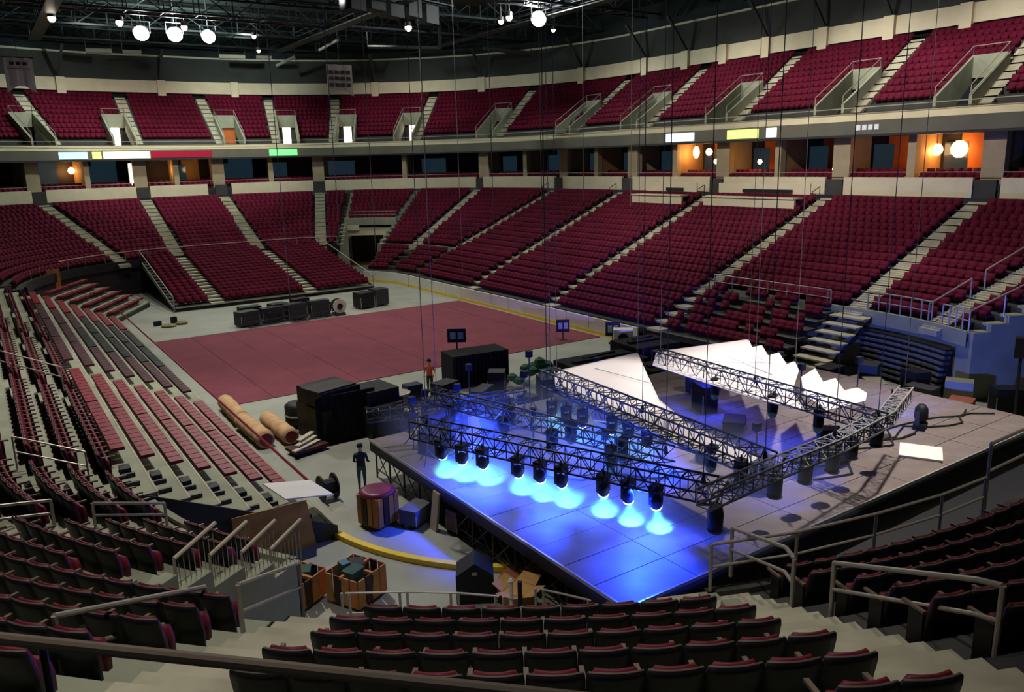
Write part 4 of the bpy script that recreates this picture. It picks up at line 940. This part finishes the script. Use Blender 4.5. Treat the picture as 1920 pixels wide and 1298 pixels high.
part('drum', MB().tube((8.7, 25.2, .45), (9.2, 25.2, .45), .28, 12), shell, rl); part('hub', MB().tube((8.64, 25.2, .45), (9.26, 25.2, .45), .08, 8), steel, rl)
def bin_(c, s, h, rz, label, contents, top=None):
    t = thing('wooden_bin', c, label, 'bin', 'wooden bins on the floor')
    R = Matrix.Rotation(rz, 3, 'Z')
    for k in range(4):
        q = Matrix.Rotation(rz+k*PI/2, 3, 'Z')
        for j in range(4):
            ctr = q @ Vector((-s*.375+j*s*.25, -s/2, 0))+Vector((c[0], c[1], c[2]+.12)); part('slat', MB().obox(tuple(ctr), s*.2, .04, h-.12, rz+k*PI/2), mat('gap_slat', (62, 44, 34), .6, .15, 2) if j == 1 else (orange_wood if j % 2 else mat('ochre_wood', (176, 126, 66), .6, .15, 2)), t)  # dark gap between posts painted as a slat colour
    part('bottom', MB().obox((c[0], c[1], c[2]+.1), s, s, .06, rz), orange_wood, t)
    part('rim', MB().obox((c[0], c[1], c[2]+h-.06), s*1.06, .08, .08, rz).obox((c[0], c[1], c[2]+h-.06), .08, s*1.06, .08, rz), orange_wood, t)
    for k, (dx, dy, sz, hh, m_) in enumerate(contents):
        p = R @ Vector((dx, dy, 0)); part('load', MB().obox((c[0]+p.x, c[1]+p.y, c[2]+h*.55), sz, sz*.8, hh, rz+k*.6), m_, t)
    if top: part('cover', MB().lathe([(s*.5, h-.05), (s*.62, h), (s*.62, h+.08), (s*.45, h+.13)], c, 14), top, t, True)
    for (a, b) in ((-1, -1), (1, -1), (1, 1), (-1, 1)):
        p = R @ Vector((a*s*.4, b*s*.4, 0)); part('caster', MB().tube((c[0]+p.x-.03, c[1]+p.y, .06), (c[0]+p.x+.03, c[1]+p.y, .06), .06, 8), steel_dk, t)
gr_ = mat('green_stuff', (58, 84, 70), .8, .2, 4); pur = mat('purple_plastic', (118, 44, 72), .35, .1, 2)
bin_((9.55, 22.3, 0), .95, 1.1, .35, 'slatted wooden bin with a red and purple cover by the stage', [(0, 0, .6, .4, black)], pur)
bin_((5.75, 19.3, 0), 1.15, .85, .5, 'orange wooden bin full of dark gear, nearer the left seats', [(-.2, .1, .5, .5, black), (.25, -.1, .45, .42, gr_), (.1, .3, .4, .55, black)])
bin_((7.15, 18.5, 0), 1.15, .9, .45, 'orange wooden bin with green and black contents, nearer the stage', [(-.2, -.1, .5, .5, gr_), (.2, .15, .5, .45, black), (-.1, .3, .3, .55, mat('cyan_item', (70, 110, 120), .6, .1, 3))])
road_case((10.55, 21.6, 0), .95, .65, .5, .5, 'flat grey-topped case on casters at the foot of the stage', mat('case_grey', (84, 86, 90), .5, .1, 3))
road_case((11.3, 20.2, 0), .5, .5, .7, .2, 'small brown case tucked under the stage edge', mat('case_brown', (96, 72, 56), .6, .1, 3))
single('stage_side_panel', MB().hexa([(10.72, 20.6, 0), (10.8, 20.6, 0), (10.8, 21.0, 0), (10.72, 21.0, 0), (10.9, 20.6, 1.25), (10.96, 20.6, 1.25), (10.96, 21.0, 1.25), (10.9, 21.0, 1.25)]), beige, 'beige panel leaning against the stage scaffolding', 'panel')
hs = thing('roofed_case', (9.75, 16.6, 0), 'black case with a peaked top standing by the floor barrier', 'case')
hp = [(-.5, -.35, 0), (.5, -.35, 0), (.5, -.35, .8), (0, -.35, 1.15), (-.5, -.35, .8)]
Rh = Matrix.Rotation(-.55, 3, 'Z')
part('body', MB().prism([Rh @ Vector(p)+Vector((9.75, 16.6, .02)) for p in hp], Rh @ Vector((0, .8, 0))), black, hs); part('badge', MB().obox(tuple(Rh @ Vector((0, -.36, .85))+Vector((9.75, 16.6, 0))), .14, .02, .08, -.55), steel, hs)
cb = thing('cardboard_box', (10.35, 15.4, 0), 'open cardboard box with spread flaps beside the stage foot', 'box')
part('body', MB().obox((10.35, 15.4, 0), .7, .6, .6, .4), cardboard, cb)
for k in range(4):
    q = Matrix.Rotation(.4+k*PI/2, 3, 'Z'); w = .7 if k % 2 == 0 else .6; o_ = .3 if k % 2 == 0 else .35
    pts = [q @ Vector(p)+Vector((10.35, 15.4, .6)) for p in ((-w/2, -o_, 0), (w/2, -o_, 0), (w/2*.9, -o_-.33, .12), (-w/2*.9, -o_-.33, .12))]
    part('flap', MB().prism(pts, (0, 0, .015)), cardboard, cb)
single('folded_mats', MB().obox((10.7, 16.5, 0), 1.3, .6, .16, .7).obox((10.8, 16.5, .16), 1.0, .5, .12, .6), mat('mat_rust', (150, 84, 58), .8, .15, 3), 'rust coloured folded mats on the floor by the stage', 'mats')
pp = thing('barrier_post', (9.9, 15.1, 0), 'pair of upright posts, one white and one black, by the cardboard box', 'post')
part('white_post', MB().tube((9.85, 15.0, 0), (9.85, 15.0, 1.15), .05, 8), white_board, pp); part('black_post', MB().tube((10.05, 14.9, 0), (10.05, 14.9, 1.15), .06, 8), black, pp); part('cap', MB().lathe([(.06, 1.15), (.08, 1.19), (.03, 1.25)], (9.85, 15, 0), 8), white_board, pp)
def barrier(pts, label, h=1.1):
    t = thing('crowd_barrier', (pts[0][0], pts[0][1], 0), label, 'barrier', 'rail barriers on the floor')
    for a, b in zip(pts, pts[1:]):
        part('top_rail', MB().tube((a[0], a[1], h), (b[0], b[1], h), .03), steel, t); part('low_rail', MB().tube((a[0], a[1], h*.5), (b[0], b[1], h*.5), .022), steel, t)
    for p in pts:
        for e in (-.07, .07): part('post', MB().tube((p[0]+e, p[1]-e, 0), (p[0]+e, p[1]-e, h), .035), steel, t)
barrier([(6.3, 17.1), (7.5, 16.3), (8.5, 15.5), (9.3, 14.7)], 'low rail barrier on the floor in front of the middle seats')
barrier([(10.3, 14.4), (11.0, 13.2)], 'short rail barrier at the near stage corner')
# far floor: pile of black gear and truss pieces
random.seed(5)
for k in range(11):
    x = 15.6+.62*k+random.random()*.1; y = 58.4+1.25*(k % 3)+random.random()*.1; road_case((x, y, 0), 1.2+random.random()*.4, .7+random.random()*.3, .5+random.random()*.7, random.random()*.3, f'black road case in the far gear pile, {nth(k+1)} from the left', black if k % 3 else mat('case_charcoal', (48, 50, 54), .6, .1, 2), True, 'road cases in the far gear pile')
for k, (x, y, z) in enumerate([(15.4, 57.4, .25), (17.0, 57.9, 1.05), (18.6, 57.2, .25)]):
    t = thing('truss_piece', (x, y, 0), f'loose dark truss length in the far gear pile, {["lowest on the left", "stacked on top", "in front"][k]}', 'truss', 'loose truss lengths')
    part('lattice', box_truss(MB(), (x, y, z), (x+3.4, y+.5, z+.05), .35, .03, .4), truss_dk, t)
t = thing('cable_drum', (22.6, 57.9, 0), 'pale ringed cable drum in the far gear pile', 'cable drum')
part('flange', MB().tube((22.6, 57.6, .75), (22.6, 57.7, .75), .55, 16), mat('drum_pale', (190, 184, 166), .6, .1, 2), t); part('core', MB().tube((22.6, 57.5, .75), (22.6, 58.2, .75), .22, 12), black, t); part('rear_flange', MB().tube((22.6, 58.15, .75), (22.6, 58.25, .75), .55, 16), steel_dk, t); part('cradle', MB().box(22.2, 23.0, 57.5, 58.3, 0, .22), steel_dk, t)
road_case((25.4, 59.4, 0), 1.3, 1.2, 1.2, .15, 'tall black case standing alone behind the carpet, left one', black); road_case((26.9, 59.8, 0), 1.2, 1.2, 1.3, .1, 'tall dark case with grey top behind the carpet, right one', mat('case_charcoal', (48, 50, 54), .6, .1, 2))
t = thing('cable_pile', (10.9, 62.2, 0), 'small heap of pale cable and tools on the floor by the left stand', 'cables')
part('coils', MB().lathe([(.5, 0), (.55, .12), (.3, .2)], (10.9, 62.2, 0), 12).lathe([(.4, 0), (.45, .15), (.2, .25)], (11.9, 62.6, 0), 12), mat('cable_tan', (128, 120, 84), .8, .3, 4), t); part('tools', MB().obox((10.3, 63.2, 0), .5, .3, .35, .4).obox((11.5, 63.4, 0), .4, .3, .5, .2), black, t)
# drape box, monitors and covered risers between carpet and stage
dbx = thing('draped_booth', (20.9, 34.6, 0), 'black draped control booth at the carpet edge', 'booth')
part('drape_box', MB().obox((20.9, 34.7, 0), 3.2, 1.6, 1.75, -.12), black_cloth, dbx)
fo = MB()
for k in range(14):
    c_ = Matrix.Rotation(-.12, 3, 'Z') @ Vector((-1.5+.23*k, -.83, 0)); fo.obox((20.9+c_.x, 34.7+c_.y, 0), .12, .06, 1.7, -.12)
part('drape_folds', fo, mat('drape_navy', (26, 28, 44), .95, .15, 3), dbx)
def monitor(c, w, h, z, rz, label):
    t = thing('monitor_stand', c, label, 'monitor', 'monitors around the stage')
    sf_ = part('screen_frame', MB().obox((c[0], c[1], z), w, .12, h, rz), black, t); R = Matrix.Rotation(rz, 3, 'Z')
    for k in range(2):
        p = R @ Vector((-w*.2+w*.42*k, -.07, 0)); part('display', MB().obox((c[0]+p.x, c[1]+p.y, z+h*.25), w*.3, .02, h*.5, rz), mat('display_pale', (170, 180, 178), .4, .1, 6), sf_)
    part('pole', MB().tube((c[0], c[1], c[2]), (c[0], c[1], z), .04, 6), black, t); part('foot', MB().obox(c, .5, .4, .05, rz), black, t)
monitor((20.7, 36.2, 0), 1.0, .75, 1.95, -.6, 'black framed monitor above the draped booth'); monitor((30.6, 39.6, 0), .85, .8, .55, -.6, 'black framed monitor at the far corner of the carpet'); monitor((32.4, 36.8, 0), .9, .9, .5, -.6, 'black framed monitor beside the white rink boards')
wc = thing('white_speaker', (32.3, 35.7, 0), 'white cabinet with a round dark opening beside the boards', 'cabinet')
part('body', MB().obox((32.3, 35.7, 0), 1.2, .8, 1.15, -.7), white_board, wc); Rw = Matrix.Rotation(-.7, 3, 'Z') @ Vector((0, -1, 0)); part('opening', MB().tube(Vector((32.3, 35.7, .6))+Rw*.4, Vector((32.3, 35.7, .6))+Rw*.43, .34, 14), black, wc)
for k, (x, y, sx, sy, h, lab) in enumerate([(27.0, 31.6, 4.6, 2.4, .9, 'long low black covered riser behind the stage front'), (30.8, 32.2, 3.0, 2.6, 1.2, 'tall black covered riser near the boards'), (24.2, 29.6, 2.6, 1.6, .8, 'short black covered riser beside the green net'), (29.0, 28.6, 3.4, 1.8, .9, 'black covered riser just in front of the stage')]):
    t = thing('covered_riser', (x, y, 0), lab, 'riser', 'black covered risers'); part('cover', MB().obox((x, y, 0), sx, sy, h, -.1), black_cloth, t)
    part('cloth_ridge', MB().obox((x, y, h), sx*.8, .3, .12, -.05).obox((x+.2, y+.4, h), sx*.5, .25, .16, .1), black_cloth, t)
gn = MB()
for k in range(26):
    a = random.random()*2*PI; q = random.random(); gn.lathe([(.12, 0), (.3, .12), (.26, .3), (.08, .42)], (23.4+1.5*q*math.cos(a), 32.4+1.3*q*math.sin(a), .7*(1-q)+random.random()*.35), 7)
single('green_net_heap', gn, mat('green_net', (72, 118, 84), .8, .3, 5), 'heap of green netting between the booth and the covered risers', 'net heap')
for k, (x, y, h) in enumerate([(16.3, 33.0, 1.0), (17.2, 31.4, 1.3), (18.4, 30.0, 1.1), (20.0, 31.2, 1.4), (21.6, 29.4, 1.2), (15.6, 29.4, 1.2), (19.6, 28.0, 1.0), (17.0, 28.4, 1.3), (22.8, 27.6, 1.2), (25.6, 27.4, 1.1)]):
    road_case((x, y, 0), .8+.3*(k % 3), .6+.2*(k % 2), h, .3*k, f'black road case in front of the stage, {nth(k+1)} counted from the person in orange', black if k % 4 else mat('case_blue', (30, 32, 60), .6, .1, 2), True, 'road cases in front of the stage')
# gear beyond the right end of the stage
for k, (x, y, sx, h) in enumerate([(33.2, 21.9, 1.2, 1.3), (34.4, 20.6, 1.0, 1.5), (33.2, 19.6, 1.2, 1.1), (35.2, 18.8, 1.0, 1.4), (33.6, 17.6, 1.2, 1.2), (35.4, 16.9, 1.1, 1.3), (36.2, 15.2, 1.2, 1.2), (33.2, 26.6, 1.0, 1.4)]):
    road_case((x, y, 0), sx, .8, h, .4*k, f'road case below the folded bleachers, {nth(k+1)} from the pale stairs', [black, mat('case_charcoal', (48, 50, 54), .6, .1, 2), mat('case_pale', (140, 136, 120), .6, .1, 2)][k % 3], True, 'road cases below the right stand')
road_case((33.0, 15.6, 0), .9, .9, 1.2, .3, 'reddish wooden crate at the right end of the stage', mat('crate_red', (120, 62, 44), .7, .15, 2))
bm = thing('follow_stand', (33.2, 13.6, 0), 'tall black lamp stand leaning at the right edge', 'stand')
part('mast', MB().tube((33.2, 13.6, 0), (33.8, 13.9, 3.4), .06, 8), black, bm); part('lamp_box', MB().obox((33.85, 13.9, 3.3), .45, .5, .8, .4), black, bm)
for j in range(3): part('leg', MB().tube((33.2, 13.6, .7), (33.2+.7*math.cos(j*2.1), 13.6+.7*math.sin(j*2.1), .02), .035, 5), black, bm)
single('orange_panel', MB().box(3.9, 5.3, 76.0, 76.3, 1.8, 3.5), orange_wood, 'orange panel standing in the dark far left corner', 'panel')
# folded black bleachers between the stage and the near seats
NB = thing('folded_bleacher', (18, 8.2, 0), 'dark folded bleacher row between the stage back and near seats', 'bleachers')
for k in range(5): part('slat', MB().box(12.5, 32, 7.2+.42*k, 7.35+.42*k, .4, 3.4-.42*k), black, NB)
part('base', MB().box(12.5, 32, 7.0, 11.7, 0, .5), black, NB)  # black cover added over the gap floor to keep it dark

# ------------------------------------------------------------------ hand rails in the near stands
def handrail(name, tops, label, drops, m=steel, r=.035, low=.42, group='hand rails in the near stands'):
    t = thing('hand_rail', (tops[0][0], tops[0][1], tops[0][2]-drops[0]), label, 'hand rail', group)
    part('top_rail', MB().path(tops, r, 8), m, t)
    if low: part('low_rail', MB().path([(p[0], p[1], p[2]-low) for p in tops], r*.85, 8), m, t)
    for p, d in zip(tops, drops):
        if d: part('post', MB().tube(p, (p[0], p[1], p[2]-d), r, 8), m, t)
    return t
def NLp(ang, d, z):
    x, y, _, _ = P(U_NL+90-ang, d); return (x, y, z)
def zt(d): return 2.58+ZR*max(0, math.floor((d-5.15)/DR))
handrail('r1', [NLp(47.8, 13.5, zt(13.5)+.95), NLp(47.8, 11, zt(11)+.95)], 'grey stair rail at the lower left above the thick bar', [1.0, .95])
handrail('r2', [(2.3, 10.4, 5.85), (3.5, 11.5, 5.3)], 'blue-lit stair rail beside the middle seats', [1.0, 1.0])
handrail('r3', [NLp(21.2, 8.0, zt(8.6)+.95), (9.9, 7.1, 5.4), (9.7, 6.8, 5.4)], 'grey stair rail on the right stairs, lower one', [.95, 0, 1.0])
handrail('r4', [(9.5, 6.0, 5.75), (8.6, 3.7, 6.85), (8.5, 3.4, 6.95)], 'grey stair rail on the right stairs, upper one', [1.0, 0, 1.0])
handrail('r5', [(-1.6, 18.3, 4.9), (-.5, 18.7, 4.75), (.5, 19.0, 4.5)], 'grey rail at the left edge in front of the seats', [1, .9, .9], low=.3)
handrail('r6', [(1.3, 19.3, 4.1), (2.9, 20.0, 3.4)], 'grey rail right of the left edge rail', [.9, .9], low=.3)
handrail('r7', [(0, 24.2, 4.6), (1.6, 23.5, 4.0)], 'thin rail across the left stand aisle, nearer one', [1.0, 1.0], r=.025)
handrail('r8', [(-.6, 36.5, 5.0), (2.0, 35.4, 3.9)], 'thin rail across the left stand aisle, farther one', [1.0, 1.0], r=.025)
fr_d, fr_z = rown(4)
handrail('r9', [NLp(23.5, fr_d, fr_z+1.0), NLp(18, fr_d, fr_z+1.0), NLp(12, fr_d-.05, fr_z+1.0), NLp(6, fr_d-.05, fr_z+1.0), NLp(1, fr_d-.05, fr_z+1.0)], 'long grey guard rail in front of the right block', [1.0]*5, r=.03)
handrail('r10', [(16.2, 7.0, fr_z+1.7), (18.2, 7.0, fr_z+1.7), (18.6, 7.0, fr_z+1.7), (24, 7.0, fr_z+1.2)], 'tall framed guard rail at the far right block', [1.7, 1.7, 1.7, 1.2], r=.035, low=.6)
handrail('r11', [(18.0, 5.6, 6.0), (19.4, 4.2, 6.6)], 'short stair rail at the right edge of the picture', [1.0, 1.0])
# triangular mesh guards down the edge of the corner cut
for k, i in enumerate((0, 1, 2, 3)):
    d, z = rown(i)
    t = thing('edge_guard', NLp(57, d, z), f'triangular mesh guard beside the seats, {nth(k+1)} from the floor', 'guard', 'triangular edge guards')
    a = NLp(57, d-.1, z+.05); b = NLp(57, d-.1, z+.75); c = NLp(57, d+1.05, z+.55)
    a, b, c = Vector(NLp(57, d-.2, z+.85)), Vector(NLp(57, d+.85, z+.85)), Vector(NLp(57, d-.2, z))
    part('sloped_rail', MB().tube(NLp(57, d-.35, z+.95), NLp(57, d+.75, z+.72), .045, 8), mat('rail_tan', (186, 172, 148), .5, .05, 3), t)
    for j in range(8):
        q = d-.25+.13*j; part('bar', MB().tube(NLp(57, q, z+.9-.03*j), NLp(57, q, z), .012, 4), steel, t)
    part('post', MB().tube(NLp(57, d+.75, z+.72), NLp(57, d+.75, z), .03, 6), steel, t)
bar = thing('suite_rail', (-.6, 4.0, 8.4), 'thick blurred brown bar crossing the lower left corner', 'rail')
part('bar', MB().path([(-.9, 4.4, 9.6), (-.2, 3.7, 9.6), (.9, 2.6, 9.6), (2.2, 1.3, 9.6)], .027, 10), mat('bar_brown', (108, 96, 84), .5, .1, 2), bar)
for q in ((-.02, 3.53), (1.9, 1.6)): part('post', MB().tube((q[0], q[1], 8.3), (q[0], q[1], 9.58), .018, 8), steel_dk, bar)

# ------------------------------------------------------------------ people
def person(loc, rz, shirt, trousers, hair, label, arm=0.25):
    t = thing('person', loc, label, 'person')
    V = []; E = []; Rd = []
    def chain(start, pts):
        prev = start
        for (p, r) in pts:
            V.append(p); Rd.append(r); j = len(V)-1
            if prev is not None: E.append((prev, j))
            prev = j
        return prev
    V.append((0, 0, .95)); Rd.append((.16, .12))
    chest = chain(0, [((0, .01, 1.12), (.15, .105)), ((0, .0, 1.32), (.18, .12)), ((0, 0, 1.44), (.12, .09))])
    chain(chest, [((0, .01, 1.52), (.055, .055)), ((0, -.01, 1.6), (.075, .085)), ((0, -.01, 1.7), (.08, .095)), ((0, -.005, 1.765), (.05, .06))])
    for s in (-1, 1):
        chain(0, [((s*.09, 0, .86), (.09, .095)), ((s*.1, -.01, .5), (.062, .065)), ((s*.1, .015, .1), (.042, .045)), ((s*.1, -.02, .05), (.045, .05)), ((s*.105, -.15, .035), (.04, .03))])
        w = chain(chest-1, [((s*.19, 0, 1.4), (.062, .062)), ((s*.25, .02, 1.13), (.043, .043)), ((s*(.24), -arm, .93+arm*.5), (.03, .028)), ((s*.235, -arm-.06, .88+arm*.5), (.038, .02))])
        for j in range(4): chain(w, [((s*.235+(j-1.5)*.02, -arm-.1, .85+arm*.5), (.009, .009)), ((s*.235+(j-1.5)*.021, -arm-.13-.006*(1.5-abs(j-1.5)), .81+arm*.5), (.008, .008))])
        chain(w, [((s*.235-s*.045, -arm-.07, .87+arm*.5), (.01, .01)), ((s*.235-s*.055, -arm-.1, .84+arm*.5), (.009, .009))])
    me = bpy.data.meshes.new('body'); me.from_pydata(V, E, [])
    o = bpy.data.objects.new('body', me); COL.objects.link(o); o.parent = t
    md = o.modifiers.new('skin', 'SKIN'); md.use_smooth_shade = True
    for i, r in enumerate(Rd): me.skin_vertices[0].data[i].radius = r
    me.skin_vertices[0].data[0].use_root = True
    sd = o.modifiers.new('sub', 'SUBSURF'); sd.levels = 1; sd.render_levels = 1
    m = bpy.data.materials.new('clothing'); m.use_nodes = True; nt = m.node_tree; b = nt.nodes['Principled BSDF']; b.inputs['Roughness'].default_value = .8
    tc = nt.nodes.new('ShaderNodeTexCoord'); sp = nt.nodes.new('ShaderNodeSeparateXYZ'); rp = nt.nodes.new('ShaderNodeValToRGB'); mp = nt.nodes.new('ShaderNodeMath'); mp.operation = 'DIVIDE'; mp.inputs[1].default_value = 1.8
    rp.color_ramp.interpolation = 'CONSTANT'; el = rp.color_ramp.elements; el[0].color = (.02, .02, .02, 1); el[1].position = .045; el[1].color = (*lin(trousers), 1)
    for p_, c_ in ((.53, shirt), (.835, (196, 150, 124))): e_ = el.new(p_); e_.color = (*lin(c_), 1)
    nt.links.new(tc.outputs['Object'], sp.inputs[0]); nt.links.new(sp.outputs[2], mp.inputs[0]); nt.links.new(mp.outputs[0], rp.inputs[0]); nt.links.new(rp.outputs[0], b.inputs['Base Color'])
    me.materials.append(m)
    def loc_part(name, mb, mt, sm=True):
        q = bpy.data.objects.new(name, mesh(name, mb)); q.data.materials.append(mt); q.data.shade_smooth(); COL.objects.link(q); q.parent = t
    loc_part('hair', MB().lathe([(.1, 1.68), (.112, 1.72), (.1, 1.78), (.05, 1.82)], (0, .012, 0), 12), mat('hair_dark', hair, .7, .1, 8))
    loc_part('nose', MB().lathe([(.016, 0), (.012, .02), (.004, .03)], (0, -.1, 1.665), 6, (0, -1, 0)), mat('skin', (196, 150, 124), .6, .05, 5))
    for s in (-1, 1):
        loc_part('ear', MB().lathe([(.03, -.01), (.03, .01), (.01, .015)], (s*.088, 0, 1.67), 8, (s, 0, 0)), mat('skin', (196, 150, 124), .6, .05, 5))
        loc_part('eye', MB().lathe([(.012, 0), (.01, .006)], (s*.032, -.098, 1.69), 6, (0, -1, 0)), mat('eye_dark', (30, 26, 24), .3, 0))
    loc_part('mouth', MB().box(-.025, .025, -.104, -.095, 1.622, 1.63), mat('lips', (150, 92, 84), .5, 0))
    t.rotation_euler = (0, 0, rz)
person((10.2, 25.1, 0), 2.6, (34, 34, 40), (52, 86, 96), (30, 24, 22), 'person in a dark top and teal trousers standing at the stage corner')
person((18.0, 34.4, 0), -.6, (200, 84, 44), (36, 38, 48), (30, 24, 22), 'person in an orange top standing beside the black draped booth')

# ------------------------------------------------------------------ haze in the lamp beams
hz = MB().box(10.6, 19.5, 11.6, 24.5, SZ+.02, 3.3)
hm = bpy.data.materials.new('haze'); hm.use_nodes = True; nt = hm.node_tree; nt.nodes.remove(nt.nodes['Principled BSDF'])
pv = nt.nodes.new('ShaderNodeVolumePrincipled'); pv.inputs['Density'].default_value = .05; pv.inputs['Color'].default_value = (.9, .95, 1, 1)
nt.links.new(pv.outputs[0], nt.nodes['Material Output'].inputs['Volume'])
single('haze', hz, hm, 'thin haze hanging in the blue lamp beams over the stage', 'haze', kind='stuff')
